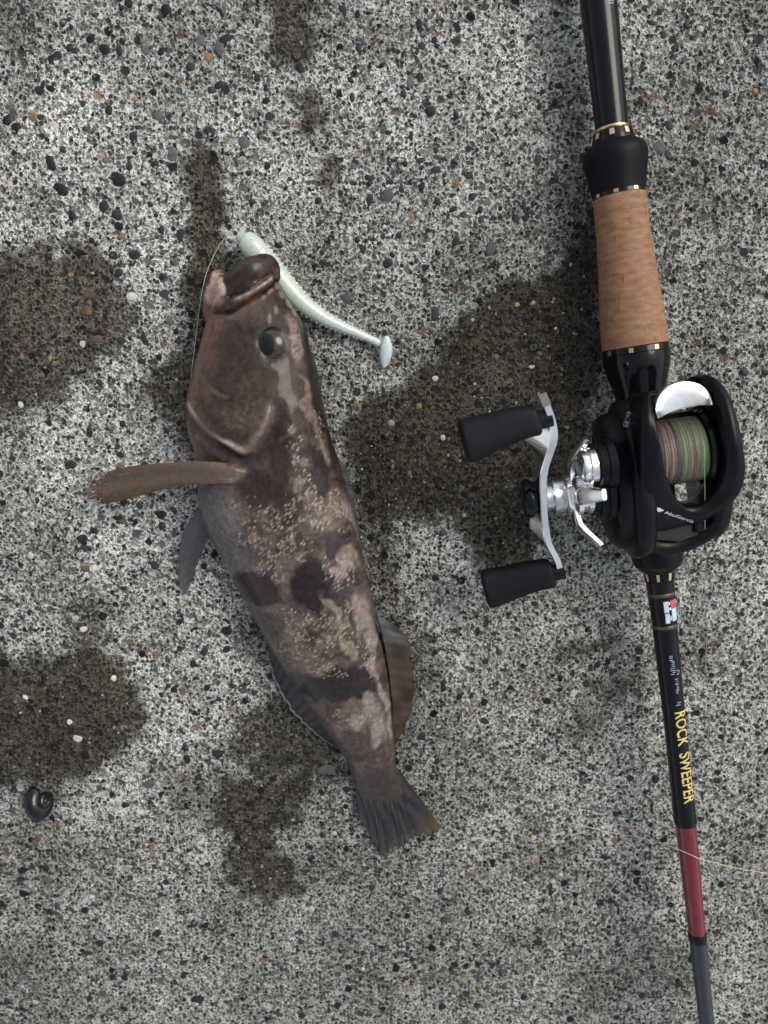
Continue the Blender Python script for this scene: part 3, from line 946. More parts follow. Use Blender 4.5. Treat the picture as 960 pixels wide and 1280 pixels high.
# pale edge of the gill cover, dark slot behind it
lay(np.exp(-(gill_d / 5.0) ** 2) * gill_head * gill_w * 0.75, (0.30, 0.235, 0.215))
lay(np.exp(-(gill_d / 15) ** 2) * (1 - gill_head) * gill_w * 0.8, (0.062, 0.038, 0.042))
blob(287, 592, 20, 11, 0, (0.19, 0.145, 0.125), .7)
# folds of the gill membrane: painted pale glow and yellow highlight, brown hollow
d9, s9, p9 = seg_dist(FU, FV, chaikin([(235, 505), (248, 530), (268, 546), (290, 556), (304, 562)]))
lay(np.exp(-(d9 / 3.2) ** 2) * .85, (0.40, 0.32, 0.30))
d10, s10, p10 = seg_dist(FU, FV, chaikin([(250, 500), (262, 525), (280, 540)]))
lay(np.exp(-(d10 / 7) ** 2) * .6, (0.060, 0.038, 0.026))
d11, s11, p11 = seg_dist(FU, FV, chaikin([(259, 480), (266, 489), (284, 497)]))
lay(np.exp(-(d11 / 2.4) ** 2) * .75, (0.26, 0.19, 0.10))
d12, s12, p12 = seg_dist(FU, FV, chaikin([(306, 568), (320, 550), (332, 528), (336, 512)]))
lay(np.exp(-(d12 / 8) ** 2) * .6 * (FV < 566), (0.25, 0.19, 0.175))
lay(.5 * sstep(.1, .7, vnoise(w_u, w_v, 6, 91)) * np.exp(-(np.hypot(FU - 305, FV - 525) / 30) ** 2), (0.23, 0.17, 0.155))
# jaws
blob(308, 346, 26, 13, -40, (0.060, 0.042, 0.038), .9, .3)
blob(336, 330, 12, 9, 30, (0.050, 0.036, 0.032), .85, .3)
blob(286, 383, 18, 9, -15, (0.075, 0.052, 0.045), .9, .3)
lay(np.exp(-(np.maximum(d5 - 2, 0) / 4.5) ** 2) * (s5 > 0) * sstep(0.05, 0.35, p5) * sstep(1.0, .85, p5) * 0.95, (0.50, 0.38, 0.35))
blob(266, 358, 10, 18, 0, (0.44, 0.33, 0.31), .9, .35)
blob(279, 357, 6, 9, 0, (0.62, 0.50, 0.40), .9, .35)
# dark back past the brow ridge, its shaded side painted in too
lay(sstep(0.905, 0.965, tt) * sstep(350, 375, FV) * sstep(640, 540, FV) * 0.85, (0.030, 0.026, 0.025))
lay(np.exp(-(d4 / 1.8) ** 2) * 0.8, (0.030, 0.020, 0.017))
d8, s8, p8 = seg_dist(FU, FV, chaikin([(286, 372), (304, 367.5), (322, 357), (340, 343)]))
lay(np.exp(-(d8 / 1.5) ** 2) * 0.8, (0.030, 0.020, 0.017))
# orange tint along the jaw plate
lay(np.exp(-(np.hypot(FU - 318, FV - 378) / 9) ** 2) * .4, (0.26, 0.12, 0.05))
for (u, v, ru, rv, a) in ((346, 358, 2.5, 5, -30), (352, 369, 2.5, 5.5, -30), (361, 380, 2.5, 6, -30), (368, 391, 2.2, 5, -25), (338, 364, 2.5, 5, 40), (345, 388, 2.5, 6, 0), (337, 398, 2.2, 7, 0), (330, 372, 3, 3, 0)):
    aa = math.radians(a)
    x = (FU - u) * math.cos(aa) + (FV - v) * math.sin(aa); y = -(FU - u) * math.sin(aa) + (FV - v) * math.cos(aa)
    lay(.6 * sstep(1.4, .6, np.hypot(x / ru, y / rv)), (0.34, 0.27, 0.24))
# dark pores on the pale forehead patch
for k_ in range(40):
    u, v = 372 + random.uniform(-9, 11), 424 + random.uniform(-28, 40)
    lay(.6 * sstep(1.5, .7, np.hypot(FU - u, FV - v) / 1.3), (0.12, 0.085, 0.08))
col *= (1 - 0.14 * sstep(590, 540, FV))[:, None]
lay(sstep(950, 1000, FV) * .9, (0.074, 0.064, 0.062))
set_cols(fme, np.clip(col, 0.005, 1))
speck = np.zeros(nvt)
def sblob(u, v, ru, rv, ang, st):
    global speck
    a = math.radians(ang)
    x = (w_u - u) * math.cos(a) + (w_v - v) * math.sin(a)
    y = -(w_u - u) * math.sin(a) + (w_v - v) * math.cos(a)
    speck = np.maximum(speck, st * sstep(1.4, 0.6, np.hypot(x / ru, y / rv)))
under = 0
for t in ((375, 590, 12, 36, -10, .9), (385, 640, 34, 22, 30, .9), (345, 655, 36, 16, 35, .8), (330, 680, 30, 14, 30, .8), (420, 640, 12, 26, -10, .7), (362, 680, 26, 20, 40, .9), (342, 712, 20, 12, 20, .8),
          (425, 715, 18, 22, -20, .8), (400, 790, 34, 26, 30, .9), (440, 785, 14, 34, -20, .85), (375, 815, 30, 18, 30, .7), (405, 835, 28, 12, 20, .7), (365, 775, 30, 12, 25, .7), (440, 900, 30, 10, 10, .6),
          (400, 540, 10, 30, -10, .45), (365, 545, 10, 30, -10, .4), (460, 820, 12, 30, -10, .6), (300, 640, 20, 24, 20, .4)):
    sblob(*t)
vm = sstep(.05, .55, vnoise(w_u + .5 * w_v, w_v - .5 * w_u, 8, 81) * .7 + vnoise(w_u, w_v, 5, 82) * .5)
ca_ = fme.color_attributes['Col']
cc_ = np.empty(nvt * 4, np.float32); ca_.data.foreach_get('color', cc_); cc_ = cc_.reshape(-1, 4)
mk_ = (np.clip(speck, 0, 1) * vm * 0.6)[:, None]
cc_[:, :3] = cc_[:, :3] * (1 - mk_) + np.array((0.27, 0.225, 0.19)) * mk_
lum_ = cc_[:, :3].mean(1, keepdims=True)
cc_[:, :3] *= (lum_ / 0.10) ** 0.42 * np.array((0.98, 0.92, 0.86)) * 0.74
ca_.data.foreach_set('color', cc_.ravel())
set_float(fme, speck, 'speck')

def fish_skin():
    m, nt, b = new_mat('fish_skin')
    at = N(nt, 'ShaderNodeAttribute', attribute_name='Col')
    sp = N(nt, 'ShaderNodeAttribute', attribute_name='speck')
    tc = N(nt, 'ShaderNodeTexCoord')
    mp = N(nt, 'ShaderNodeMapping')
    mp.vector_type = 'TEXTURE'
    mp.inputs['Rotation'].default_value = (0, 0, math.radians(-38))
    mp.inputs['Scale'].default_value = (0.9, 2.0, 1.4)
    L(nt, tc.outputs['Object'], mp.inputs[0])
    vo = N(nt, 'ShaderNodeTexVoronoi', ins={'Scale': 1050.0})
    L(nt, mp.outputs[0], vo.inputs['Vector'])
    sc = N(nt, 'ShaderNodeSeparateColor'); L(nt, vo.outputs['Color'], sc.inputs[0])
    cl = N(nt, 'ShaderNodeTexNoise', ins={'Scale': 260.0, 'Detail': 2.0}); L(nt, tc.outputs['Object'], cl.inputs['Vector'])
    th = math_n(nt, 'MULTIPLY', sc.outputs[0], ramp(nt, cl.outputs[0], [(0.38, 0.25), (0.58, 1.0)]))
    th = math_n(nt, 'MULTIPLY', th, sp.outputs['Fac'])
    on = ramp(nt, th, [(0.10, 0.0), (0.26, 1.0)])
    core = ramp(nt, vo.outputs['Distance'], [(0.26, 1.0), (0.55, 0.0)])
    f = math_n(nt, 'MULTIPLY', on, core)
    f = math_n(nt, 'MULTIPLY', f, math_n(nt, 'ADD', math_n(nt, 'MULTIPLY', sc.outputs[1], 0.5), 0.35))
    nz = N(nt, 'ShaderNodeTexNoise', ins={'Scale': 520.0, 'Detail': 6.0, 'Roughness': 0.65}); L(nt, tc.outputs['Object'], nz.inputs['Vector'])
    c = mix(nt, 1.0, at.outputs['Color'], ramp(nt, nz.outputs[0], [(0.28, 0.48), (0.72, 1.42)]), 'MULTIPLY')
    c = mix(nt, f, c, (0.40, 0.325, 0.25))
    L(nt, c, b.inputs['Base Color'])
    L(nt, ramp(nt, nz.outputs[0], [(0.3, 0.30), (0.7, 0.52)]), b.inputs['Roughness'])
    b.inputs['Coat Weight'].default_value = 0.32
    b.inputs['Coat Roughness'].default_value = 0.07
    b.inputs['Specular IOR Level'].default_value = 0.15
    b.inputs['Subsurface Weight'].default_value = 0.06
    b.inputs['Subsurface Radius'].default_value = (0.9, 0.45, 0.35)
    b.inputs['Subsurface Scale'].default_value = 0.0015
    v2 = N(nt, 'ShaderNodeTexVoronoi', ins={'Scale': 900.0}); L(nt, mp.outputs[0], v2.inputs['Vector'])
    hh = math_n(nt, 'ADD', math_n(nt, 'MULTIPLY', v2.outputs['Distance'], -0.5), math_n(nt, 'MULTIPLY', nz.outputs[0], 0.8))
    bp = N(nt, 'ShaderNodeBump', ins={'Strength': 0.6, 'Distance': 0.00030}); L(nt, hh, bp.inputs['Height'])
    L(nt, bp.outputs[0], b.inputs['Normal'])
    return m
fbody = child_mesh('body', fme, fish_skin(), fish)

# eye
def make_eye():
    c = W(341, 433, 27.0)
    # seat it on the skin
    d_ = np.hypot(FU - 341, FV - 433)
    ztop = float(fc[(d_ < 14) & (fn[:, 2] > 0.3)][:, 2].mean())
    c = W(341, 433, ztop / MM - 2.3)
    bm = bmesh.new()
    bmesh.ops.create_uvsphere(bm, u_segments=40, v_segments=24, radius=1.0)
    for v in bm.verts:
        v.co.x *= 0.0062; v.co.y *= 0.0066; v.co.z *= 0.0046
    me = bm_mesh('eyeball', bm)
    for v in me.vertices: v.co += c
    m, nt, b = new_mat('eyeball')
    geo = N(nt, 'ShaderNodeNewGeometry')
    at = N(nt, 'ShaderNodeAttribute', attribute_name='Col')
    nz = N(nt, 'ShaderNodeTexNoise', ins={'Scale': 900.0, 'Detail': 5.0}); L(nt, geo.outputs['Position'], nz.inputs['Vector'])
    L(nt, mix(nt, 1.0, at.outputs['Color'], ramp(nt, nz.outputs[0], [(0.3, 0.55), (0.7, 1.2)]), 'MULTIPLY'), b.inputs['Base Color'])
    b.inputs['Roughness'].default_value = 0.05
    b.inputs['Coat Weight'].default_value = 0.4
    b.inputs['Coat Roughness'].default_value = 0.03
    b.inputs['Specular IOR Level'].default_value = 0.3
    P = np.array([(v.co - c)[:] for v in me.vertices])
    x, y = P[:, 0] / 0.0051, P[:, 1] / 0.0055
    r = np.hypot(x + 0.34, (y - 0.06) * .85)
    cc = np.where(r[:, None] < 0.60, np.array((0.006, 0.006, 0.007)), np.array((0.040, 0.028, 0.022)))
    ring = np.exp(-((r - 0.68) / 0.06) ** 2)[:, None]
    cc = cc * (1 - ring * .7) + np.array((0.09, 0.062, 0.04)) * ring * .7
    rim = sstep(0.86, 1.0, np.hypot(x, y))[:, None]
    cc = cc * (1 - rim) + np.array((0.12, 0.10, 0.095)) * rim * sstep(.1, .7, x - .3 * y)[:, None] + 0.012 * rim  # soft highlight painted on the right lower rim
    set_cols(me, cc)
    child_mesh('eye', me, m, fish)
make_eye()

# fins: membrane with raised rays
def fin(name, root, tip, nray, colfun, mat, parent=fish, jag=0.06, th=0.22, ridge=0.28, nj=18, seed=0, bulge=0.0, smooth=True, see=0.22):
    r_ = np.random.default_rng(seed)
    sub = 4
    ni = nray * sub + 1
    Rp = smooth_path([W(*p) for p in root], 12) if smooth else [W(*p) for p in root]
    Tp = smooth_path([W(*p) for p in tip], 12) if smooth else [W(*p) for p in tip]
    def at(path, f):
        x = f * (len(path) - 1); i = min(int(x), len(path) - 2)
        return path[i].lerp(path[i + 1], x - i)
    top, bot, cols, films = [], [], [], []
    jl = r_.uniform(0, 1, nray + 1)
    for i in range(ni):
        f = i / (ni - 1)
        ph = (i % sub) / sub
        rg = 0.5 + 0.5 * math.cos(2 * math.pi * ph)
        ext_ = 1 - jag * (1 - rg) * 0.7 - jag * jl[min(i // sub, nray)] * 0.8
        a, b_ = at(Rp, f), at(Tp, f)
        for j in range(nj):
            g = j / (nj - 1)
            p = a.lerp(b_, g * ext_) + Vector((0, 0, bulge * MM * math.sin(math.pi * g)))
            p.z += 0.12 * MM * math.sin(i * 1.7 + j * .9) * g
            e = (th + ridge * rg) * (1 - 0.65 * g) * MM
            top.append(p + Vector((0, 0, e))); bot.append(p - Vector((0, 0, e)))
            cols.append(colfun(f, g, rg, r_))
            films.append(see * (0.25 + .75 * (1 - rg)) * sstep(.15, 1.0, g))
    n = ni * nj
    V = top + bot
    Fc = []
    for i in range(ni - 1):
        for j in range(nj - 1):
            a = i * nj + j
            Fc.append((a, a + 1, a + nj + 1, a + nj))
            Fc.append((n + a, n + a + nj, n + a + nj + 1, n + a + 1))
    rim_ = [i * nj for i in range(ni)] + [(ni - 1) * nj + j for j in range(1, nj)] + [i * nj + nj - 1 for i in range(ni - 2, -1, -1)] + [j for j in range(nj - 2, 0, -1)]
    for a, b_ in zip(rim_, rim_[1:] + rim_[:1]):
        Fc.append((a, b_, n + b_, n + a))
    me = mesh_pd(name, V, Fc)
    fixn(me)
    set_cols(me, np.array(cols + cols))
    set_float(me, np.array(films + films), 'film')
    return child_mesh(name, me, mat, parent)

def lerp3(a, b_, t):
    t = max(0.0, min(1.0, t))
    return [a[k_] * (1 - t) + b_[k_] * t for k_ in range(3)]
M['fin'] = attr_mat('fin_membrane', 0.42, coat=0.25, transl=0.22, film=True, bump=0.00008, bump_scale=1600, coat_rough=0.2)

def c_pect(f, g, rg, r):
    c = lerp3((0.19, 0.150, 0.125), (0.185, 0.115, 0.066), g * 1.2)
    c = lerp3(c, (0.10, 0.07, 0.05), (1 - rg) * (0.5 - .25 * g))
    c = [x * (1 + .15 * math.sin(9 * f + 4 * g)) for x in c]
    if g > .9: c = lerp3(c, (0.24, 0.15, 0.10), .6)
    return c
def leaf_fin(name, ctr, hw, nray, colfun, mat, across=(0, 1), jag=0.04, th=0.2, ridge=0.3, ng=40, seed=0, cup=0.0, see=0.45):
    """ctr: (u, v, z) along the fin, hw: half widths in pixels"""
    r_ = np.random.default_rng(seed)
    sub = 4
    ni = nray * sub + 1
    xs = np.linspace(0, 1, len(ctr)); C = np.array(ctr, float); H = np.array(hw, float)
    top, bot, cols, films = [], [], [], []
    jl = r_.uniform(0, 1, nray + 1)
    for i in range(ni):
        f = 2 * i / (ni - 1) - 1
        rg = 0.5 + 0.5 * math.cos(2 * math.pi * (i % sub) / sub)
        lim = 1 - jag * (1 - rg) - jag * jl[min(i // sub, nray)] - 0.10 * f * f
        for j in range(ng):
            g = j / (ng - 1) * lim
            u_, v_, z_ = (cubic(g, xs, C[:, q_]) for q_ in range(3))
            w_ = cubic(g, xs, H)
            p = W(u_ + across[0] * w_ * f, v_ + across[1] * w_ * f, z_ - cup * f * f + 0.25 * math.sin(5 * f + 7 * g) * g)
            e = (th + ridge * rg) * (1 - 0.7 * g) * MM
            top.append(p + Vector((0, 0, e))); bot.append(p - Vector((0, 0, e)))
            cols.append(colfun((f + 1) / 2, g, rg, r_))
            films.append(see * (0.25 + .75 * (1 - rg)) * sstep(.2, 1.0, g))
    n = ni * ng
    V = top + bot
    Fc = []
    for i in range(ni - 1):
        for j in range(ng - 1):
            a = i * ng + j
            Fc.append((a, a + 1, a + ng + 1, a + ng)); Fc.append((n + a, n + a + ng, n + a + ng + 1, n + a + 1))
    rim_ = [i * ng for i in range(ni)] + [(ni - 1) * ng + j for j in range(1, ng)] + [i * ng + ng - 1 for i in range(ni - 2, -1, -1)] + [j for j in range(ng - 2, 0, -1)]
    for a, b_ in zip(rim_, rim_[1:] + rim_[:1]):
        Fc.append((a, b_, n + b_, n + a))
    me = mesh_pd(name, V, Fc); fixn(me)
    set_cols(me, np.array(cols + cols))
    set_float(me, np.array(films + films), 'film')
    return child_mesh(name, me, mat, fish)
leaf_fin('pectoral_fin', [(314, 591, 30.5), (294, 591, 33.0), (264, 591, 33.2), (228, 592, 30), (192, 597, 26), (158, 604, 21), (126, 612, 15), (94, 621, 11)],
         [5, 10, 14, 14.5, 17, 20, 18, 13], 13, c_pect, M['fin'], across=(0.12, 1), seed=1, th=.07, ridge=.22, cup=1.6, jag=.07)

def c_pelv(f, g, rg, r):
    c = lerp3((0.120, 0.125, 0.15), (0.23, 0.215, 0.19), g * g)
    return lerp3(c, (0.05, 0.052, 0.07), (1 - rg) * 0.6 + (0.25 if f > .6 else 0))
leaf_fin('pelvic_fin', [(256, 640, 17), (246, 662, 13), (239, 686, 8.5), (233, 712, 4.6), (229, 748, 2.4)],
         [9, 14, 14, 10, 4.5], 9, c_pelv, M['fin'], across=(1, 0.25), seed=3, ridge=.32, cup=.6)

def c_anal(f, g, rg, r):
    c = lerp3((0.075, 0.080, 0.092), (0.055, 0.060, 0.072), g)
    c = lerp3(c, (0.022, 0.024, 0.030), (1 - rg) * 0.75)
    if g > .90: c = lerp3(c, (0.50, 0.49, 0.45), .85)
    return c
fin('anal_fin', [(336, 795, 9), (352, 826, 9), (378, 868, 8), (405, 906, 7), (424, 934, 6)], [(334, 818, 2.5), (342, 850, 1.8), (362, 888, 1.6), (388, 914, 1.6), (421, 936, 3)], 14, c_anal, M['fin'], jag=0.10, seed=4, ridge=.45, nj=16)

def c_dors(f, g, rg, r):
    c = lerp3((0.085, 0.082, 0.098), (0.125, 0.130, 0.150), g)
    return lerp3(c, (0.045, 0.045, 0.055), (1 - rg) * .6)
fin('spiny_dorsal_fin', [(405, 548, 14), (420, 590, 14), (434, 640, 13.5), (448, 700, 13), (462, 752, 12), (474, 790, 10)],
    [(410, 552, 14), (436, 590, 9), (447, 640, 8), (455, 700, 8), (468, 752, 8), (482, 788, 7)], 13, c_dors, M['fin'], jag=0.16, seed=5, ridge=.5, nj=10)
def c_soft(f, g, rg, r):
    c = lerp3((0.060, 0.052, 0.050), (0.080, 0.052, 0.030), min(1, f * 2.2) * .9)
    if f < .3: c = lerp3((0.15, 0.15, 0.165), c, f / .3)
    c = lerp3(c, (0.035, 0.026, 0.020), (1 - rg) * .4)
    c = [x * (.85 + .25 * math.sin(f * 31 + 2.5 * g + 2 * math.sin(f * 7)) + .22 * math.sin(g * 5 - f * 11 + 1.5 * math.sin(f * 17))) for x in c]
    return c
fin('soft_dorsal_fin', [(471, 768, 10), (479, 800, 9.5), (486, 840, 9), (490, 880, 8), (491, 915, 7), (492, 932, 6)],
    [(500, 786, 3.4), (517, 806, 2.6), (521, 845, 2.2), (518, 882, 2.2), (508, 908, 2.2), (495, 932, 3.2)], 15, c_soft, M['fin'], jag=0.15, seed=6, ridge=.22, nj=22)
def c_tail(f, g, rg, r):
    c = lerp3((0.054, 0.046, 0.043), (0.062, 0.058, 0.062), g)
    if 0.45 < g < 0.8: c = lerp3(c, (0.035, 0.040, 0.060), .5)
    c = lerp3(c, (0.030, 0.028, 0.030), (1 - rg) * .35)
    c = [x * (1 + .28 * math.sin(f * 41 + 3 * math.sin(g * 6)) + .18 * math.sin(f * 90)) for x in c]
    c = lerp3(c, (0.15, 0.095, 0.055), .8 * max(0, (f - .80) / .2) * max(0, (g - .55) / .45) * 1.6)
    if g > .88: c = lerp3(c, (0.15, 0.14, 0.13), .45 * r.random())
    return c
fin('tail_fin', [(442, 962, 3.0), (456, 964, 3.4), (470, 965, 3.5), (484, 963, 3.4), (497, 960, 3.0)],
    [(447, 1026, 2.2), (464, 1052, 1.9), (481, 1079, 1.8), (500, 1064, 1.8), (524, 1052, 1.8), (562, 1047, 1.8)], 17, c_tail, M['fin'], jag=0.11, seed=7, ridge=.18, nj=26)
# ------------------------------------------------------------------ soft lure
def lure_mat():
    m, nt, b = new_mat('soft_plastic')
    tc = N(nt, 'ShaderNodeTexCoord')
    nz = N(nt, 'ShaderNodeTexNoise', ins={'Scale': 1800.0, 'Detail': 4.0}); L(nt, tc.outputs['Object'], nz.inputs['Vector'])
    at = N(nt, 'ShaderNodeAttribute', attribute_name='Col')
    vo = N(nt, 'ShaderNodeTexVoronoi', ins={'Scale': 1100.0}); L(nt, tc.outputs['Object'], vo.inputs['Vector'])
    c = mix(nt, 1.0, at.outputs['Color'], ramp(nt, nz.outputs[0], [(0.3, 0.78), (0.65, 1.08)]), 'MULTIPLY')
    c = mix(nt, ramp(nt, vo.outputs['Distance'], [(0.05, 0.55), (0.13, 0.0)]), c, (0.25, 0.33, 0.27))
    L(nt, c, b.inputs['Base Color'])
    b.inputs['Roughness'].default_value = 0.28
    b.inputs['Subsurface Weight'].default_value = 0.5
    b.inputs['Subsurface Radius'].default_value = (0.8, 1.0, 0.8)
    b.inputs['Subsurface Scale'].default_value = 0.002
    b.inputs['Coat Weight'].default_value = 0.3
    bp = N(nt, 'ShaderNodeBump', ins={'Strength': 0.4, 'Distance': 0.0001}); L(nt, nz.outputs[0], bp.inputs['Height'])
    L(nt, bp.outputs[0], b.inputs['Normal'])
    return m
M['lure'] = lure_mat()
lure = thing('fishing_lure', 'pale green ribbed soft plastic lure in the mouth of the fish', 'lure', W(390, 380, 0))
lp = smooth_path([W(304, 298, 6.5), (W(313, 306, 6.5)), W(330, 325, 6.3), W(352, 351, 6.0), W(376, 377, 5.2), W(402, 396, 4.4), W(428, 409, 3.6), W(452, 419, 3.0), W(472, 428, 2.8)], 14)
nL = len(lp)
rad = np.interp(np.linspace(0, 1, nL), [0, .04, .14, .3, .45, .6, .8, .93, 1], [2.6, 3.4, 4.3, 4.3, 3.7, 2.9, 1.8, 1.35, 1.4]) * MM
ribs = []
cl = []
for i in range(nL):
    f = i / (nL - 1)
    rib = 1.0
    if 0.2 < f < 0.9:
        rib = 1 + 0.035 * (1 if (i % 2) == 0 else -1)
    ribs.append(float(rad[i] * rib))
V, Fc = capsule(lp, ribs, 18, 0.95)
me = mesh_pd('lure_body', V, Fc); fixn(me)
tcol = np.array([(0.52, 0.60, 0.53)] * len(V))  # body tinted darker than the ribs: groove shade put into the colour
pa = np.array([v[:] for v in V]); uu, vv, _ = proj(pa)
tf_ = sstep(400, 480, uu)[:, None]
tcol = tcol * (1 - tf_) + np.array((0.60, 0.66, 0.66)) * tf_
set_cols(me, tcol)
child_mesh('body', me, M['lure'], lure)
# paddle tail: a thick teardrop disc across the end of the body
def paddle():
    rings = []
    c0, c1 = W(483, 420, 4.5), W(480, 460, 2.2)
    axis = (c1 - c0)
    side = Vector((1, 0.10, 0.0)).normalized()
    nrm = axis.normalized().cross(side).normalized()
    for i in range(13):
        f = i / 12
        w = 0.0001 + 0.0023 * math.sin(math.pi * min(1, f * .94 + .03)) ** 0.7
        t = 0.0003 + 0.0011 * math.sin(math.pi * (f * .94 + .03))
        c = c0 + axis * f + Vector((0.0003 * math.sin(f * 3), 0, 0))
        rings.append([c + side * (w * math.cos(2 * math.pi * k_ / 16)) + nrm * (t * math.sin(2 * math.pi * k_ / 16)) for k_ in range(16)])
    V, Fc = loft(rings)
    me = mesh_pd('paddle_tail', V, Fc); fixn(me)
    set_cols(me, np.array([(0.58, 0.64, 0.65)] * len(V)))
    child_mesh('paddle_tail', me, M['lure'], lure)
paddle()
# fine raised ribs along the belly
for i in range(int(nL * 0.22), int(nL * 0.90), 3):
    d_, s_, u_ = frame(lp[min(i + 1, nL - 1)] - lp[i - 1])
    r = float(rad[i]) * 1.01
    rings = []
    for a in range(14):
        an = math.radians(-205 + 230 * a / 13)
        ctr = lp[i] + s_ * math.cos(an) * r + u_ * math.sin(an) * r * .95
        nr = s_ * math.cos(an) + u_ * math.sin(an)
        tp = math.sin(math.pi * (a + .5) / 14) ** .5
        rings.append([ctr + nr * (0.00055 * tp * math.cos(2 * math.pi * q_ / 6)) + d_ * (0.00030 * math.sin(2 * math.pi * q_ / 6)) for q_ in range(6)])
    V, Fc = loft(rings)
    me = mesh_pd('rib', V, Fc); fixn(me)
    set_cols(me, np.array([(0.82, 0.86, 0.80)] * len(V)))  # painted lighter than the body so the valleys look deeper
    child_mesh('rib', me, M['lure'], lure)
# ------------------------------------------------------------------ fishing rod
RA = W(748, 0, 12.0)
RB = W(883.5, 1280, 22.0)
RD = (RB - RA).normalized()              # towards the tip (image bottom)
RL = (RB - RA).length
_, RS, RU = frame(RD)                    # RS: side, RU: up
if RS.x < 0: RS = -RS                    # RS points to image right
_ts = np.linspace(-0.1, RL + 0.2, 2000)
_pp = np.array([(RA + RD * float(t))[:] for t in _ts])
_, _vs, _ds = proj(_pp)

def rod_s(v):
    return float(np.interp(v, _vs, _ts))

def rod_r(v, half):
    return half * float(np.interp(v, _vs, _ds)) / F * 0.985

def rod_pt(s, phi, r):
    """phi: 0 = up, positive towards image right"""
    return RA + RD * s + RU * (math.cos(phi) * r) + RS * (math.sin(phi) * r)

def lathe_rod(name, prof, mat, parent, n=48, bevel=None):
    """prof: list of (s, radius) in metres"""
    rings = [[rod_pt(s, 2 * math.pi * k_ / n, r) for k_ in range(n)] for s, r in prof]
    V, Fc = loft(rings)
    me = mesh_pd(name, V, Fc); fixn(me)
    o = child_mesh(name, me, mat, parent)
    es = o.modifiers.new('split', 'EDGE_SPLIT'); es.split_angle = math.radians(40)
    return o

def px_prof(lst):
    return [(rod_s(v), rod_r(v, hw)) for v, hw in lst]

def rod_patch(name, s0, s1, p0, p1, r0, r1, mat, parent, th=0.00012, ns=2, npz=4, base=-0.0001):
    """thin curved plate wrapped on the rod"""
    V, Fc = [], []
    for lay_ in (base, th):
        for i in range(ns + 1):
            f = i / ns
            for j in range(npz + 1):
                V.append(rod_pt(s0 + (s1 - s0) * f, p0 + (p1 - p0) * j / npz, r0 + (r1 - r0) * f + lay_))
    w = npz + 1; n = (ns + 1) * w
    for i in range(ns):
        for j in range(npz):
            a = i * w + j
            Fc.append((a, a + w, a + w + 1, a + 1)); Fc.append((n + a, n + a + 1, n + a + w + 1, n + a + w))
    rim_ = [i * w for i in range(ns + 1)] + [ns * w + j for j in range(1, w)] + [i * w + npz for i in range(ns - 1, -1, -1)] + [j for j in range(npz - 1, 0, -1)]
    for a, b_ in zip(rim_, rim_[1:] + rim_[:1]):
        Fc.append((a, b_, n + b_, n + a))
    me = mesh_pd(name, V, Fc); fixn(me)
    return child_mesh(name, me, mat, parent, smooth=False)

rod = thing('fishing_rod', 'black fishing rod with a cork grip, gold studs and a dark red section', 'fishing rod', (RA.x, RA.y, 0.0009))
D2R = math.radians
# butt blank (goes on out of the picture)
s_a = rod_s(0)
lathe_rod('butt_section', [(s_a - 0.09, rod_r(0, 23.5))] + px_prof([(0, 23.2), (80, 21.8), (161, 20.6)]), M['black_blank'], rod)
lathe_rod('gold_ring', px_prof([(160.2, 20.9), (160.8, 21.3), (162.6, 21.3), (163.2, 20.9)]), M['gold'], rod)
# collar
lathe_rod('winding_check', px_prof([(163, 21.5), (165, 24.5), (176, 27.0), (183, 28.0)]), M['black_gloss'], rod)
collar = lathe_rod('butt_collar', px_prof([(178, 26), (180.5, 31), (183.5, 35.5), (188, 38.8), (194, 40.4), (200, 40.3), (212, 38.2), (226, 35.6), (236, 34.2), (241, 33.9)]), M['black_rubber'], rod)
lathe_rod('winding_check', px_prof([(241, 33.2), (246.0, 33.2)]), M['black_gloss'], rod)

def studs(v0, v1, half0, half1, phis, w=1.6, th=0.00016):
    s0, s1 = rod_s(v0), rod_s(v1)
    for i, p in enumerate(phis):
        r0, r1 = rod_r(v0, half0), rod_r(v1, half1)
        dw = w * MM / r0 / 2
        rod_patch('gold_stud', s0, s1, D2R(p) - dw, D2R(p) + dw, r0, r1, M['gold'], rod, th=th, ns=1, npz=3)
studs(166.5, 174, 24.8, 26.6, (-62, -18, 26, 70, 114, 158, 202, 250), 1.5)
studs(241.3, 245.6, 33.2, 33.2, (-66, -22, 22, 66, 110, 154, 198, 242), 1.5)

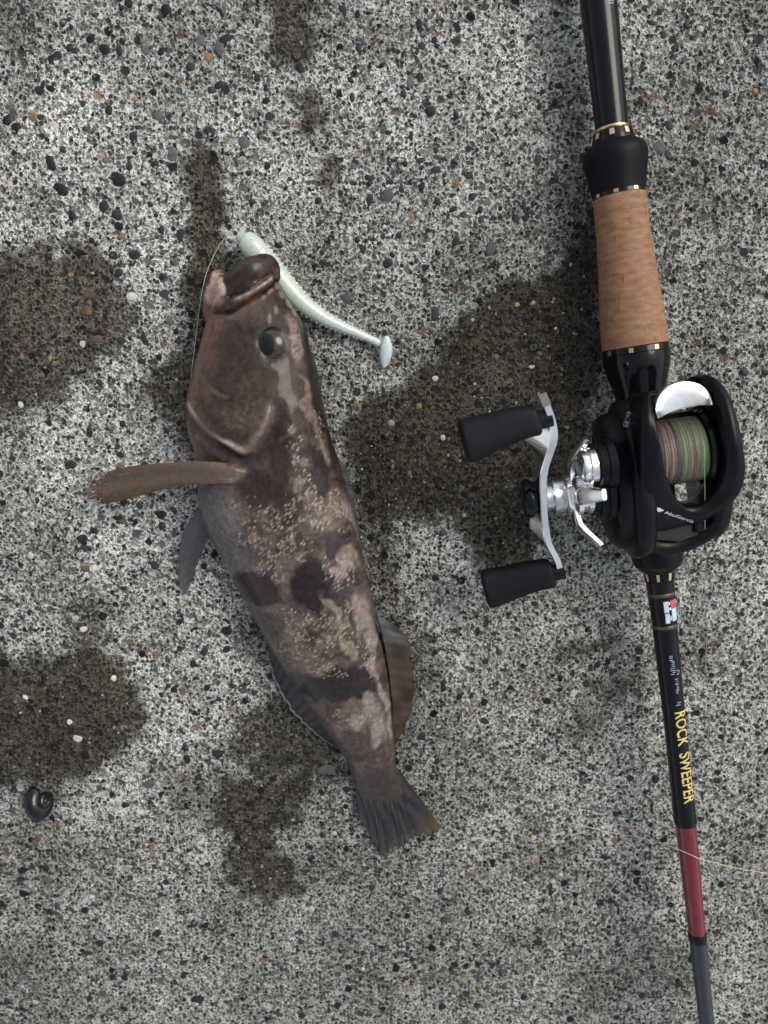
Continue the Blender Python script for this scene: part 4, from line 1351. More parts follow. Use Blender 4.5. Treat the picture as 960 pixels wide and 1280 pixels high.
# cork grip: rings glued end to end, each its own piece
def cork_mat():
    m, nt, b = new_mat('cork')
    tc = N(nt, 'ShaderNodeTexCoord')
    mp = N(nt, 'ShaderNodeMapping')
    mp.inputs['Rotation'].default_value = (0, 0, math.radians(-6))
    L(nt, tc.outputs['Object'], mp.inputs[0])
    st = N(nt, 'ShaderNodeMapping'); st.inputs['Scale'].default_value = (1.0, 2.6, 1.0); L(nt, mp.outputs[0], st.inputs[0])
    n1 = N(nt, 'ShaderNodeTexNoise', ins={'Scale': 260.0, 'Detail': 6.0, 'Roughness': 0.6}); L(nt, st.outputs[0], n1.inputs['Vector'])
    st2 = N(nt, 'ShaderNodeMapping'); st2.inputs['Scale'].default_value = (2.6, 0.62, 2.6); L(nt, mp.outputs[0], st2.inputs[0])
    vo = N(nt, 'ShaderNodeTexNoise', ins={'Scale': 330.0, 'Detail': 2.0}); L(nt, st2.outputs[0], vo.inputs['Vector'])
    c = ramp(nt, n1.outputs[0], [(0.2, (0.14, 0.066, 0.032)), (0.5, (0.25, 0.130, 0.068)), (0.8, (0.36, 0.205, 0.118))])
    pit = ramp(nt, vo.outputs[0], [(0.66, 0.0), (0.73, 0.8)])
    c = mix(nt, pit, c, (0.085, 0.040, 0.022))
    L(nt, c, b.inputs['Base Color'])
    b.inputs['Roughness'].default_value = 0.72
    hh = math_n(nt, 'SUBTRACT', n1.outputs[0], math_n(nt, 'MULTIPLY', pit, 0.9))
    bp = N(nt, 'ShaderNodeBump', ins={'Strength': 0.5, 'Distance': 0.00012}); L(nt, hh, bp.inputs['Height'])
    L(nt, bp.outputs[0], b.inputs['Normal'])
    return m
M['cork'] = cork_mat()
cork = bpy.data.objects.new('cork_grip', None); link(cork, rod); cork.empty_display_size = .01
CK = ([246, 258, 272, 285, 312, 340, 370, 400, 418, 433], [33.2, 33.0, 33.0, 33.2, 34.3, 35.9, 38.0, 40.0, 41.0, 41.0])
edges = [246.3, 268, 292, 318, 346, 376, 411, 433]
for a, b_ in zip(edges[:-1], edges[1:]):
    pr = []
    for f in (0, .02, .06, .25, .5, .75, .94, .98, 1):
        v = a + (b_ - a) * f
        pr.append((v, np.interp(v, *CK) - (0.38 if f in (0, 1) else 0.10 if f in (.02, .98) else 0)))
    lathe_rod('cork_ring', px_prof(pr), M['cork'], cork, n=56)
# reel seat
lathe_rod('winding_check', px_prof([(433, 39.6), (434, 41.2), (440.5, 41.6), (441.5, 40.8)]), M['black_gloss'], rod)
studs(434.6, 440.2, 41.3, 41.6, (-66, -24, 20, 64, 110, 154, 198, 242), 1.5)
lathe_rod('reel_seat', px_prof([(441.5, 41.0), (450, 41.4), (460, 40.0), (472, 36.5), (486, 32.5), (500, 30.5), (560, 30), (640, 30), (676, 30), (677, 30.4), (680, 31.4), (700, 31.0), (706, 28.5), (711, 23.0), (714, 20.5)]), M['black_gloss'], rod)
lathe_rod('locking_nut', px_prof([(676, 30.6), (678, 31.8), (698, 31.6), (704, 29.6)]), M['black_plastic'], rod, n=56)
studs(681.0, 685.5, 31.75, 31.7, (-52, -14, 26, 66, 110, 154, 198, 250), 1.1)
lathe_rod('winding_check', px_prof([(705, 29.0), (709, 24.5), (713, 20.6), (716, 19.4), (724, 18.4), (726, 17.6)]), M['black_plastic'], rod)
studs(713.5, 722.5, 20.4, 18.6, (-64, -22, 22, 62, 108, 152, 196, 244), 1.1)
# trigger under the seat: carries the rod on the concrete
tr = []
for s_, dz_, r in ((rod_s(560), -6, 4.5), (rod_s(566), -9, 4.2), (rod_s(574), -12.5, 3.4), (rod_s(580), -15.5, 2.8)):
    tr.append((RA + RD * s_ + RU * dz_ * MM, r * MM))
V, Fc = capsule([t[0] for t in tr], [t[1] for t in tr], 14)
me = mesh_pd('trigger', V, Fc); fixn(me)
child_mesh('trigger', me, M['black_gloss'], rod)
# blank ahead of the reel
s_e = rod_s(1280)
lathe_rod('blank', px_prof([(726, 17.4), (780, 15.4), (840, 14.4), (900, 13.7), (960, 13.6), (1003, 13.6), (1006, 14.0), (1022, 13.8), (1028, 13.0)]), M['black_blank'], rod)
for v in (741, 781):
    hw = np.interp(v, [726, 780], [17.4, 15.4])
    lathe_rod('thread_band', px_prof([(v - 2.2, hw + .02), (v - 1.4, hw + .35), (v + 1.4, hw + .3), (v + 2.2, hw)]), M['dull_gold'], rod)
lathe_rod('ferrule_wrap', px_prof([(1018, 13.9), (1020, 14.3), (1027, 14.1), (1029.5, 13.2)]), M['gunmetal'] if False else M['black_gloss'], rod)
lathe_rod('red_section', px_prof([(1028.5, 12.9), (1080, 12.0), (1130, 11.2), (1165, 10.7)]), M['red'], rod)
lathe_rod('ferrule_wrap', px_prof([(1164, 10.8), (1165.5, 11.6), (1173, 11.4), (1176, 10.6)]), M['black_gloss'], rod)
lathe_rod('tip_section', px_prof([(1174, 10.6), (1230, 9.9), (1280, 9.4)]) + [(s_e + 0.12, rod_r(1280, 8.4)), (s_e + 0.30, rod_r(1280, 7.0))], simple_mat('slate_blank', (0.022, 0.026, 0.032), 0.34, coat=0.2), rod)

# printing on the blank
def text_mesh(txt, size, fat=0.0):
    cu = bpy.data.curves.new('t', 'FONT')
    cu.body = txt
    cu.size = size
    cu.offset = fat
    cu.resolution_u = 3
    o = bpy.data.objects.new('t', cu)
    COL.objects.link(o)
    dg = bpy.context.evaluated_depsgraph_get()
    me = bpy.data.meshes.new_from_object(o.evaluated_get(dg))
    bpy.data.objects.remove(o)
    return me

def rod_text(name, txt, v0, v1, phi0, phi1, mat, fat=0.0):
    me = text_mesh(txt, 1.0, fat)
    co_ = np.array([v.co[:] for v in me.vertices])
    xa, xb = co_[:, 0].min(), co_[:, 0].max(); ya, yb = co_[:, 1].min(), co_[:, 1].max()
    bm = bmesh.new(); bm.from_mesh(me)
    bmesh.ops.triangulate(bm, faces=bm.faces)
    for _ in range(2):
        bmesh.ops.subdivide_edges(bm, edges=[e for e in bm.edges if e.calc_length() > 0.16], cuts=1)
        bmesh.ops.triangulate(bm, faces=bm.faces)
    s0, s1 = rod_s(v0), rod_s(v1)
    for v in bm.verts:
        fx, fy = (v.co.x - xa) / (xb - xa), (v.co.y - ya) / (yb - ya)
        vv_ = v0 + (v1 - v0) * fx
        r = rod_r(vv_, float(np.interp(vv_, [-50, 0, 161, 726, 780, 840, 900, 960, 1010], [23.8, 23.2, 20.6, 17.4, 15.4, 14.4, 13.7, 13.6, 13.6]))) + 0.00009
        v.co = rod_pt(s0 + (s1 - s0) * fx, phi0 + (phi1 - phi0) * fy, r)
    me2 = bm_mesh(name, bm)
    # printing must face outwards
    bm = bmesh.new(); bm.from_mesh(me2)
    for f in bm.faces:
        c = f.calc_center_median(); ax_ = RA + RD * ((c - RA).dot(RD))
        if f.normal.dot(c - ax_) < 0: f.normal_flip()
    bm.to_mesh(me2); bm.free()
    bpy.data.meshes.remove(me)
    return child_mesh(name, me2, mat, rod, smooth=False)
rod_text('lettering', 'ROCK  SWEEPER', 885, 998, D2R(-14), D2R(52), M['yellow'], 0.014)
# worn grey print, too small to read: rows of short strokes
def faint_print(v0, v1, p0, p1, prof, step=1.9):
    v = v0
    while v < v1:
        ln = random.uniform(0.9, 1.5)
        a, b_ = (p0, p0 + (p1 - p0) * random.uniform(.55, 1)) if random.random() < .5 else (p0 + (p1 - p0) * random.uniform(0, .4), p1)
        h0, h1 = np.interp([v, v + ln], *prof)
        rod_patch('print_stroke', rod_s(v), rod_s(v + ln), D2R(a), D2R(b_), rod_r(v, h0), rod_r(v + ln, h1), M['grey_print'], rod, th=0.00006, ns=1, npz=2)
        v += step * random.uniform(.9, 1.5)
BP = ([726, 780, 840, 900], [17.4, 15.4, 14.4, 13.7])
faint_print(815, 838, -12, 12, BP)
faint_print(834, 840, 18, 40, BP)
faint_print(844, 863, 4, 22, BP)
faint_print(873, 877, -4, 26, BP)
faint_print(-6, 16, 12, 34, ([-10, 0, 80], [23.3, 23.2, 21.8]), 2.6)
def crest(v0, v1, p0, p1, mat):
    h0, h1 = np.interp([v0, v1], [726, 780], [17.4, 15.4])
    rod_patch('crest', rod_s(v0), rod_s(v1), D2R(p0), D2R(p1), rod_r(v0, h0), rod_r(v1, h1), mat, rod, th=0.0001)
crest(748, 762, -12, 8, M['blue_print'])
crest(763, 775, -10, 10, M['blue_print'])
crest(747.5, 757, 18, 56, M['red_print'])
crest(758, 773.5, 22, 56, M['blue_print'])
crest(749, 752.5, 9, 16, M['white_print'])
crest(756, 759, 10, 20, M['white_print'])
crest(766, 772, 12, 18, M['blue_print'])
# ------------------------------------------------------------------ baitcasting reel
reel = thing('fishing_reel', 'black low profile baitcasting reel with silver handle clamped on the rod', 'fishing reel', W(811, 590, 24))
EX, EY, EZ = RS, -RD, RU                # right, rear, up

def pd(name, V, Fc, mat, parent=reel, smooth=True, split=None):
    me = mesh_pd(name, V, Fc); fixn(me)
    o = child_mesh(name, me, mat, parent, smooth)
    if split:
        es = o.modifiers.new('split', 'EDGE_SPLIT'); es.split_angle = math.radians(split)
    return o

# --- frame: a ring wall seen from above, with a broad front hood
RING = [
    ((873, 472, 44), (880, 487, 45)), ((886, 468, 46), (886, 491, 47)), ((899, 473, 49), (892, 500, 50)), ((913, 489, 52), (899, 517, 53)), ((925, 521, 55), (904, 544, 55)),
    ((933, 557, 56), (907, 570, 55)), ((936, 588, 54), (903, 596, 52)), ((929, 617, 50), (893, 616, 48)), ((909, 638, 47), (878, 629, 46)), ((880, 654, 45), (861, 632, 46)),
    ((852, 661, 43), (848, 624, 48)), ((826, 666, 43), (838, 604, 51)), ((806, 660, 45), (831, 580, 54)), ((800, 626, 49), (827, 556, 56)), ((799, 580, 53), (823, 532, 56)),
    ((800, 535, 55), (819, 512, 54)), ((803, 505, 52), (815, 499, 51)), ((808, 494, 48), (813, 492, 48))]
def dense_pairs(R_, sub=4):
    o_ = smooth_path([W(*a) for a, b_ in R_], sub); i_ = smooth_path([W(*b_) for a, b_ in R_], sub)
    return list(zip(o_, i_))
secs = []
for o_, i_ in dense_pairs(RING):
    d_ = (i_ - o_)
    wdt = d_.length
    b_ = min(0.0022, wdt * .35)
    dn = d_.normalized()
    zb = 0.029
    crown = (o_ + i_) / 2 + Vector((0, 0, 0.0009))
    secs.append([Vector((o_.x, o_.y, zb)) + dn * 0.002, Vector((o_.x, o_.y, (o_.z + zb) / 2)) - dn * 0.0004, o_ - Vector((0, 0, b_ * .9)), o_ + dn * b_ * .35 - Vector((0, 0, b_ * .25)), o_ + dn * b_ + Vector((0, 0, 0.0002)), crown,
                 i_ - dn * b_ * .8 + Vector((0, 0, 0.0003)), i_ - dn * b_ * .25 - Vector((0, 0, b_ * .2)), i_ - Vector((0, 0, b_ * .8)), Vector((i_.x, i_.y, zb + 0.001)) - dn * 0.0003])
V, Fc = loft(secs)
fr = pd('frame', V, Fc, M['black_plastic'])
add_mod_subsurf(fr, 1)
FRAME_BVH = None
# lower lip of the nose: a dark filler sits in the line slot below the hood
lp_ = smooth_path([W(*p) for p in ((800, 662, 41), (810, 679, 38), (832, 683, 36.5), (858, 677, 36.5), (878, 668, 38), (892, 658, 40), (899, 650, 42))], 8)
V, Fc = capsule(lp_, [0.0024 + 0.0008 * math.sin(math.pi * i / (len(lp_) - 1)) for i in range(len(lp_))], 14)
pd('nose_lip', V, Fc, M['black_plastic'])
V, Fc = [], []
for z in (29, 40):
    for p in ((806, 650), (815, 674), (850, 677), (885, 663), (905, 640), (880, 638), (850, 640)):
        q_ = W(*p, z); V.append(q_)
n7 = 7
Fc = [tuple(range(n7)), tuple(n7 + i for i in range(n7))] + [(i, (i + 1) % n7, n7 + (i + 1) % n7, n7 + i) for i in range(n7)]
pd('slot_shade_fill', V, Fc, M['black_deep'], smooth=False)  # dark block added to stand in for the shade inside the slot
# --- handle-side plate
def egg(cx_, ry, rz, cy, cz, n=40, pw=0.9):
    """ring in the plane across the spool axis; centre given in reel coordinates (mm)"""
    O = RA + RD * rod_s(590)
    out = []
    for k_ in range(n):
        a = 2 * math.pi * k_ / n
        c, s = math.cos(a), math.sin(a)
        out.append(O + EX * cx_ * MM + EY * (cy + ry * math.copysign(abs(c) ** pw, c)) * MM + EZ * (cz + rz * math.copysign(abs(s) ** pw, s)) * MM)
    return out
SP = [egg(x, ry, rz, cy, cz) for x, ry, rz, cy, cz in ((-8.6, 25.5, 15.5, 1, 18), (-10.5, 26.6, 16.5, 1, 18), (-13, 26.8, 16.7, 1, 18), (-14.6, 26.2, 16.0, 1, 18), (-15.4, 24.6, 14.6, 1, 18),
                                                      (-15.6, 23.6, 13.8, 1, 18), (-18.5, 22.8, 13.2, 1.2, 17.5), (-20.2, 21.4, 12.2, 1.4, 17.2), (-21.0, 18.6, 10.2, 1.6, 17))]
V, Fc = loft(SP)
pd('handle_side_plate', V, Fc, M['black_plastic'])
# --- palm-side plate: shell on the other side, below the ring
SP = [egg(x, ry, rz, cy, cz) for x, ry, rz, cy, cz in ((11.5, 23, 14, 0, 17), (13.5, 23.5, 14.4, 0, 17), (16.5, 22, 13, 0, 17), (18.6, 18.5, 10.5, 0, 16.6), (19.6, 13, 7, 0, 16.4))]
V, Fc = loft(SP)
pd('palm_side_plate', V, Fc, M['black_plastic'])
# --- foot clamped to the seat
O = RA + RD * rod_s(590)
def boxloc(name, x0, x1, y0, y1, z0, z1, mat, parent=reel, bev=0.0006):
    V = [O + EX * x * MM + EY * y * MM + EZ * z * MM for z in (z0, z1) for y in (y0, y1) for x in (x0, x1)]
    Fc = [(0, 1, 3, 2), (4, 5, 7, 6), (0, 1, 5, 4), (2, 3, 7, 6), (0, 2, 6, 4), (1, 3, 7, 5)]
    o = pd(name, V, Fc, mat, parent, smooth=False)
    add_bevel(o, bev, 3)
    return o
boxloc('reel_foot', -5, 5, -26, 28, 8.0, 11, M['black_plastic'])
boxloc('cross_bar', -12, 12, -17, -12.5, 14, 17, M['black_deep'])
boxloc('cross_bar', -12, 12, 17, 21, 10, 20, M['black_plastic'])
boxloc('line_guide', 5.5, 9.5, -19, -13, 18, 25, M['black_plastic'], bev=0.001)

def disc_x(name, x0, x1, y, z, prof, mat, parent=reel, n=48, split=38):
    """lathe about an axis parallel to the spool; prof = [(t, r mm)]"""
    rings = []
    for t, r in prof:
        x = x0 + (x1 - x0) * t
        rings.append([O + EX * x * MM + EY * (y + r * math.cos(2 * math.pi * k_ / n)) * MM + EZ * (z + r * math.sin(2 * math.pi * k_ / n)) * MM for k_ in range(n)])
    V, Fc = loft(rings)
    return pd(name, V, Fc, mat, parent, split=split)

# --- spool with braided line
SY, SZ = 9.0, 24.3
spool = disc_x('spool', -11, 11.3, SY, SZ, [(0, 5), (0.005, 11.8), (0.05, 12.4), (0.085, 11.8), (0.10, 7), (0.90, 7), (0.915, 11.8), (0.95, 12.4), (0.995, 11.8), (1, 5)], M['black_gloss'])
def braid_mat():
    m, nt, b = new_mat('braided_line')
    at = N(nt, 'ShaderNodeAttribute', attribute_name='Col')
    tc = N(nt, 'ShaderNodeTexCoord')
    nz = N(nt, 'ShaderNodeTexNoise', ins={'Scale': 1500.0, 'Detail': 4.0}); L(nt, tc.outputs['Object'], nz.inputs['Vector'])
    L(nt, mix(nt, 1.0, at.outputs['Color'], ramp(nt, nz.outputs[0], [(0.3, 0.7), (0.7, 1.15)]), 'MULTIPLY'), b.inputs['Base Color'])
    b.inputs['Roughness'].default_value = 0.55
    return m
M['braid'] = braid_mat()
rings, cols = [], []
nb_ = 150
pal = [(0.36, 0.20, 0.10), (0.36, 0.22, 0.12), (0.13, 0.06, 0.12), (0.33, 0.29, 0.12), (0.38, 0.20, 0.16), (0.40, 0.24, 0.18), (0.13, 0.08, 0.13), (0.26, 0.30, 0.13), (0.30, 0.34, 0.15), (0.25, 0.31, 0.14), (0.30, 0.17, 0.12), (0.27, 0.34, 0.15), (0.25, 0.35, 0.14), (0.23, 0.35, 0.13)]
for i in range(nb_):
    f = i / (nb_ - 1)
    x = -8.8 + 17.9 * f
    r = 10.2 + 0.4 * math.sin(math.pi * f) ** .5 + 0.13 * math.sin(i * 2.1) + 0.10 * math.sin(i * 0.77)
    c = pal[min(int(f * len(pal) + 0.35 * math.sin(i * 1.9)), len(pal) - 1)]
    ring = []
    for k_ in range(56):
        a = 2 * math.pi * k_ / 56
        ring.append(O + EX * (x + 0.15 * math.sin(a * 2 + i * .4)) * MM + EY * (SY + r * math.cos(a)) * MM + EZ * (SZ + r * math.sin(a)) * MM)
        s_ = 0.55 + 0.30 * random.random() * (1 if i % 3 else .5)
        g_ = sum(c) / 3
        cols.append([(q_ * .66 + g_ * .34) * s_ * .9 for q_ in c])
    rings.append(ring)
V, Fc = loft(rings)
me = mesh_pd('wound_line', V, Fc); fixn(me); set_cols(me, np.array(cols))
child_mesh('wound_line', me, M['braid'], spool)

# --- thumb bar: a curved silver plate behind the spool
tb = [(821, 523, 53), (818, 508, 52.5), (823, 493, 50.5), (836, 481, 48), (854, 476, 46.5), (872, 479, 46.5), (884, 489, 47.5), (890, 505, 49.5)]
tbi = [(827, 521, 54), (830, 519.5, 54.2), (838, 516, 54.2), (848, 512, 54), (858, 509.5, 53.6), (868, 508, 53), (878, 507, 52), (887, 507, 50.5)]
to, ti = smooth_path([W(*p) for p in tb], 6), smooth_path([W(*p) for p in tbi], 6)
secs = []
for a, b_ in zip(to, ti):
    d_ = b_ - a
    m1 = a + d_ * 0.12; m2 = a + d_ * .5; 
    up = Vector((0, 0, 0.0009))
    secs.append([a - up * 1.6, a + up * .2, a + d_ * .04 + up * .9, m1 + up * 0.5, m2 + up * 0.1, b_ - d_ * .05 + up * .5, b_ + up * 0, b_ - up * 1.6, m2 - up * 1.8])
V, Fc = loft(secs)
pd('thumb_bar', V, Fc, M['satin'], split=50)

# --- bosses on the handle side
def wloc(u, v, z):
    q_ = W(u, v, z) - O
    return q_.dot(EX) / MM, q_.dot(EY) / MM, q_.dot(EZ) / MM
tx, ty, tz = wloc(729, 584, 45)           # tension knob
bx_, by_, bz_ = wloc(699, 620, 37)        # main shaft
disc_x('tension_boss', -20.2, tx + 4.2, ty, tz, [(0, 8.2), (0.45, 8.0), (0.5, 7.4), (0.94, 7.2), (1, 6.6)], M['black_plastic'])
knob_t = disc_x('tension_knob', tx + 4.3, tx - 1.4, ty, tz, [(0, 5.4), (0.1, 5.9), (0.45, 6.0), (0.5, 5.4), (0.58, 5.6), (0.85, 5.4), (0.97, 4.4), (1.0, 3.2)], M['silver'])
disc_x('tension_cap', tx - 1.3, tx - 1.9, ty, tz, [(0, 3.0), (1, 2.6)], M['gunmetal'], knob_t)
disc_x('shaft_boss', -20.4, bx_ + 10, by_, bz_, [(0, 11.0), (0.3, 10.6), (0.32, 9.8), (0.7, 9.5), (0.74, 8.4), (0.97, 8.1), (1, 7.4)], M['black_plastic'])
disc_x('drag_collar', bx_ + 10.2, bx_ + 6.6, by_, bz_, [(0, 6.8), (0.08, 7.4), (0.5, 7.4), (0.56, 6.6), (1, 6.6)], M['silver'])
# --- star drag
star = disc_x('star_drag', bx_ + 6.4, bx_ + 1.2, by_, bz_, [(0, 5.0), (0.05, 8.4), (0.35, 8.8), (0.55, 7.0), (0.8, 6.6), (1, 5.2)], M['silver'])
def star_arm(ang):
    a = math.radians(ang)
    rd = EY * math.cos(a) + EZ * math.sin(a)
    tg = -EY * math.sin(a) + EZ * math.cos(a)
    C = O + EX * (bx_ + 4.2) * MM + EY * by_ * MM + EZ * bz_ * MM
    secs = []
    for r, dx, w, t in ((5, 0, 3.6, 1.3), (8.5, 0, 3.2, 1.2), (11.0, 0.4, 2.9, 1.1), (13.0, 1.6, 2.7, 1.0), (16.0, 4.0, 2.3, 0.9), (18.6, 6.0, 1.8, 0.8)):
        c = C + rd * r * MM + EX * dx * MM
        e = EX * t * MM - rd * (0.35 * t * MM if dx else 0)
        secs.append([c + tg * w * MM + e * .6, c + tg * w * .7 * MM + e, c - tg * w * .7 * MM + e, c - tg * w * MM + e * .6, c - tg * w * MM - e * .6, c - tg * w * .7 * MM - e, c + tg * w * .7 * MM - e, c + tg * w * MM - e * .6])
    V, Fc = loft(secs)
    pd('star_arm', V, Fc, M['silver'], star, split=30)
for k_ in range(5):
    star_arm(86 + 72 * k_)
# --- handle: cranked plate, high at the rear end, low at the front end
hp = [(684, 507, 58.5), (690, 525, 55.5), (692.5, 548, 51.5), (686.5, 569, 48.5), (679.5, 595, 45), (680, 627, 40), (682, 656, 36), (686, 679, 32.5), (698, 703, 27.5), (700.5, 725, 24)]
hpts = smooth_path([W(*p) for p in hp], 5)
ax_h = Vector((0, 0, 0)) + EX
secs = []
for i, p in enumerate(hpts):
    f = i / (len(hpts) - 1)
    a = hpts[max(i - 1, 0)]; b_ = hpts[min(i + 1, len(hpts) - 1)]
    d_ = (b_ - a).normalized()
    wv = d_.cross(EX).normalized()
    if wv.z > 0: wv = -wv                 # wide direction runs down and back from the bright edge
    th = d_.cross(wv).normalized()
    if th.dot(EX) < 0: th = -th
    wv = (wv - EX * (1.1 * math.exp(-((f - .24) / .10) ** 2) + 0.5 * math.exp(-((f - .74) / .08) ** 2))).normalized()
    w = (6.5 + 5.0 * math.exp(-((f - .45) / .22) ** 2)) * MM
    t = 0.00125
    e0 = 0.0003
    secs.append([p + th * t, p + th * t + wv * (w - e0), p + th * (t - e0) + wv * w, p - th * (t - e0) + wv * w, p - th * t + wv * (w - e0), p - th * t, p - th * (t - e0) - wv * e0, p + th * (t - e0) - wv * e0])
V, Fc = loft(secs)
arm = pd('handle_arm', V, Fc, M['silver'], split=30)
disc_x('handle_nut', bx_ - 7.4, bx_ - 11.5, by_, bz_ - 4.5, [(0, 5.6), (0.3, 5.8), (0.34, 6.6), (0.62, 6.8), (0.9, 6.2), (1, 5.0)], M['black_gloss'], arm)
disc_x('shaft_washer', bx_ + 1.5, bx_ - 5.5, by_, bz_ - 2, [(0, 5.8), (0.1, 6.2), (0.5, 6.2), (0.55, 4.6), (1, 4.6)], M['satin'], arm)
# --- knobs
def knob(pts, rw, rh):
    """soft paddle knob: pts along its axis, rw/rh half sizes across"""
    path = smooth_path([W(*p) for p in pts], 6)
    n = len(path)
    ax_ = (path[-1] - path[0]).normalized()
    wdir = (EY - ax_ * EY.dot(ax_)).normalized()
    zdir = ax_.cross(wdir).normalized()
    rings = []
    for i, p in enumerate(path):
        f = i / (n - 1)
        endr = min(1.0, 0.55 + f / 0.05 * .45) * min(1.0, 0.60 + (1 - f) / 0.07 * .40)
        a = np.interp(f, np.linspace(0, 1, len(rw)), rw) * MM * endr
        b_ = np.interp(f, np.linspace(0, 1, len(rh)), rh) * MM * endr
        ring = []
        for k_ in range(28):
            an = 2 * math.pi * k_ / 28
            c, s = math.cos(an), math.sin(an)
            ring.append(p + wdir * a * math.copysign(abs(c) ** .62, c) + zdir * b_ * math.copysign(abs(s) ** .62, s))
        rings.append(ring)
    V, Fc = loft(rings)
    o = pd('knob', V, Fc, M['knob'])
    sm_ = o.modifiers.new('s', 'SUBSURF'); sm_.levels = 1; sm_.render_levels = 1
    c0, c1 = path[0], path[0] - ax_ * 0.0035
    V, Fc = tube_vf([c0 + ax_ * 0.001, c1], [0.0030, 0.0030], 20)
    pd('knob_bearing', V, Fc, M['black_gloss'], o, split=40)
knob([(675, 525, 54), (655, 527.5, 54), (632, 534, 54), (610, 542, 54), (590, 549, 54), (577, 552, 54)], [4.6, 5.1, 5.6, 6.2, 7.0, 7.2], [4.2, 4.4, 4.5, 4.6, 4.8, 4.8])
knob([(693, 716, 24), (676, 718, 23.5), (655, 723, 23), (635, 729, 22.5), (617, 734, 22), (604, 737, 22)], [5.0, 5.4, 5.8, 6.3, 7.0, 7.2], [4.2, 4.4, 4.5, 4.6, 4.8, 4.8])

# --- marks: white dart emblem with script on the hood, ratio digits on the plate
dg = bpy.context.evaluated_depsgraph_get()
def bvh_of(o):
    e = o.evaluated_get(dg)
    m_ = e.to_mesh()
    vs_ = [o.matrix_world @ v.co for v in m_.vertices]
    ps = [tuple(p.vertices) for p in m_.polygons]
    t = BVHTree.FromPolygons(vs_, ps)
    e.to_mesh_clear()
    return t
bpy.context.view_layer.update()
dg = bpy.context.evaluated_depsgraph_get()
fb = bvh_of(fr)
def on_frame(u, v, tree, off=0.00010, z0=44):
    d_ = ray(u, v).normalized()
    hit = tree.ray_cast(CAMP, d_)
    if hit[0] is None:
        return W(u, v, z0)
    nn = hit[1]
    if nn.dot(d_) > 0: nn = -nn
    return hit[0] + nn * off
def decal(name, polys, tree, mat, parent):
    V, Fc = [], []
    for p in polys:
        b0 = len(V)
        V += [on_frame(u, v, tree) for u, v in p]
        Fc.append(tuple(range(b0, b0 + len(p))))
    me = mesh_pd(name, V, Fc)
    return child_mesh(name, me, mat, parent, smooth=False)
dart = [[(815, 635), (819, 634), (824, 637), (820, 638.4)], [(819, 634), (824.5, 634.6), (830, 638), (824, 637)], [(820, 638.4), (824, 637), (830, 638), (824, 639.8)]]
decal('emblem', dart, fb, M['white_print'], fr)
def script_text(txt, u0, v0, u1, v1, hgt, tree, mat, name, parent):
    me = text_mesh(txt, 1.0)
    bm = bmesh.new(); bm.from_mesh(me); bpy.data.meshes.remove(me)
    bmesh.ops.triangulate(bm, faces=bm.faces)
    bmesh.ops.subdivide_edges(bm, edges=[e for e in bm.edges if e.calc_length() > 0.25], cuts=1)
    bmesh.ops.triangulate(bm, faces=bm.faces)
    xs_ = [v.co.x for v in bm.verts]; xa, xb = min(xs_), max(xs_)
    dx_, dy_ = u1 - u0, v1 - v0
    ln = math.hypot(dx_, dy_); nx_, ny_ = dy_ / ln, -dx_ / ln
    for v in bm.verts:
        f = (v.co.x - xa) / (xb - xa)
        v.co = on_frame(u0 + dx_ * f + nx_ * v.co.y * hgt + v.co.y * 1.2, v0 + dy_ * f + ny_ * v.co.y * hgt, tree)
    me = bm_mesh(name, bm)
    return child_mesh(name, me, mat, parent, smooth=False)
script_text('AbuGarcia', 830, 641.5, 866, 653.5, 5.0, fb, M['white_print'], 'script', fr)
pl = [o for o in reel.children if o.name.startswith('handle_side_plate')][0]
pb = bvh_of(pl)
script_text('6.8', 784.5, 514, 778.5, 533, 8.5, pb, M['grey_print'], 'ratio_digits', pl)
# ------------------------------------------------------------------ loose line, snail
def line_obj(pts, r, mat, name, label, cat='fishing line', group=None):
    path = smooth_path([W(*p) for p in pts], 10)
    V, Fc = tube_vf(path, r, 8)
    me = mesh_pd(name, V, Fc); fixn(me)
    o = child_mesh(name, me, mat)
    tag(o, label, cat, group)
    return o
line_obj([(306, 300, 9), (298, 282, 5), (284, 293, 4.5), (268, 318, 4), (257, 345, 4.5), (250, 380, 4), (245, 420, 2.5), (240, 460, 1.6), (236, 500, 1.3)], 0.00010, M['line_clear'], 'leader_line',
         'thin clear leader looping beside the open mouth of the fish')
line_obj([(880, 556, 53.5), (880, 575, 52), (881, 612, 46), (881, 652, 42.5), (882, 668, 38.5), (883, 690, 20), (882, 715, 6), (881, 745, 1.5), (884, 790, 1.3), (882, 830, 1.4), (887, 880, 1.3), (884, 930, 1.4)], 0.00016, M['line_green'], 'braided_line',
         'thin green braided line running off the reel spool to the concrete')
line_obj([(720, 1030, 1.3), (765, 1041, 2), (800, 1047, 8), (838, 1058, 22), (862, 1068, 27.6), (876, 1074, 27.4), (892, 1078, 22), (920, 1085, 8), (960, 1092, 2), (990, 1100, 1.3)], 0.00014, M['line_pale'], 'loose_line',
         'thin pale line lying across the dark red rod section')

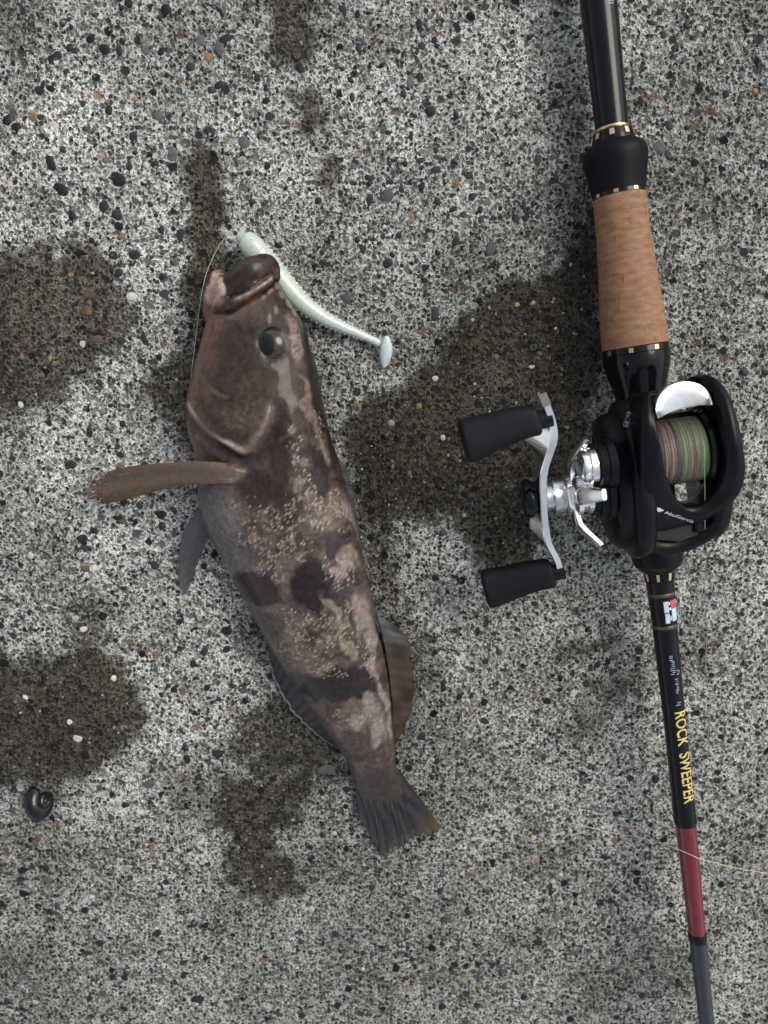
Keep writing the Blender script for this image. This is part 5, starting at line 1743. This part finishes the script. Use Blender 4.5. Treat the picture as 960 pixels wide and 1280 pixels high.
def snail():
    base = W(52, 998, 0)
    zt = gzmean(base.x, base.y, 0.005)
    secs = []
    turns, nn_ = 2.35, 110
    ax_ = Vector((0.62, 0.62, 0.48)).normalized()
    d_, s_, u_ = frame(ax_)
    for i in range(nn_):
        f = i / (nn_ - 1)
        a = 2 * math.pi * turns * f + 0.9
        R_ = 0.0041 * math.exp(1.9 * (f - 1))
        r = R_ * 0.74
        c = s_ * math.cos(a) * R_ * .72 + u_ * math.sin(a) * R_ * .72 - ax_ * (R_ * 1.15)
        out = (s_ * math.cos(a) + u_ * math.sin(a))
        ring = []
        for k_ in range(18):
            an = 2 * math.pi * k_ / 18
            ring.append(c + out * (math.cos(an) * r) + ax_ * (math.sin(an) * r * .95))
        secs.append(ring)
    V, Fc = loft(secs)
    P = np.array([v[:] for v in V])
    P[:, 0] -= (P[:, 0].max() + P[:, 0].min()) / 2; P[:, 1] -= (P[:, 1].max() + P[:, 1].min()) / 2
    P[:, 0] *= 1.25; P[:, 1] *= 1.62; P[:, 2] *= 1.25
    ca_, sa_ = math.cos(-.35), math.sin(-.35)
    P[:, 0], P[:, 1] = P[:, 0] * ca_ - P[:, 1] * sa_, P[:, 0] * sa_ + P[:, 1] * ca_
    P[:, 2] -= P[:, 2].min()
    root = thing('sea_snail', 'small glossy black snail shell at the edge of a wet stain', 'snail', (base.x, base.y, zt - 0.0004))
    P += np.array((base.x, base.y, zt - 0.0004))
    me = mesh_pd('shell', [tuple(p) for p in P], Fc); fixn(me)
    m = simple_mat('snail_shell', (0.005, 0.005, 0.007), 0.12, spec=0.5, noise=0.3, scale=900, bump=0.00008, bump_scale=900)
    child_mesh('shell', me, m, root)
    # horny lid over the mouth of the shell
    mouth = P[-18:]
    c = mouth.mean(0)
    rings = []
    for t, q_ in ((1.0, 0.0), (0.96, .0003), (0.7, .0006), (0.35, .0007), (0.05, .0007)):
        dirv = Vector(P[-18:].mean(0) - P[-36:-18].mean(0)).normalized()
        rings.append([Vector(c + (p - c) * t * .97) + dirv * q_ for p in mouth])
    V2, F2 = loft(rings)
    me = mesh_pd('operculum', V2, F2); fixn(me)
    child_mesh('operculum', me, simple_mat('horny_lid', (0.085, 0.075, 0.080), 0.3, noise=0.2, scale=700), root)
snail()
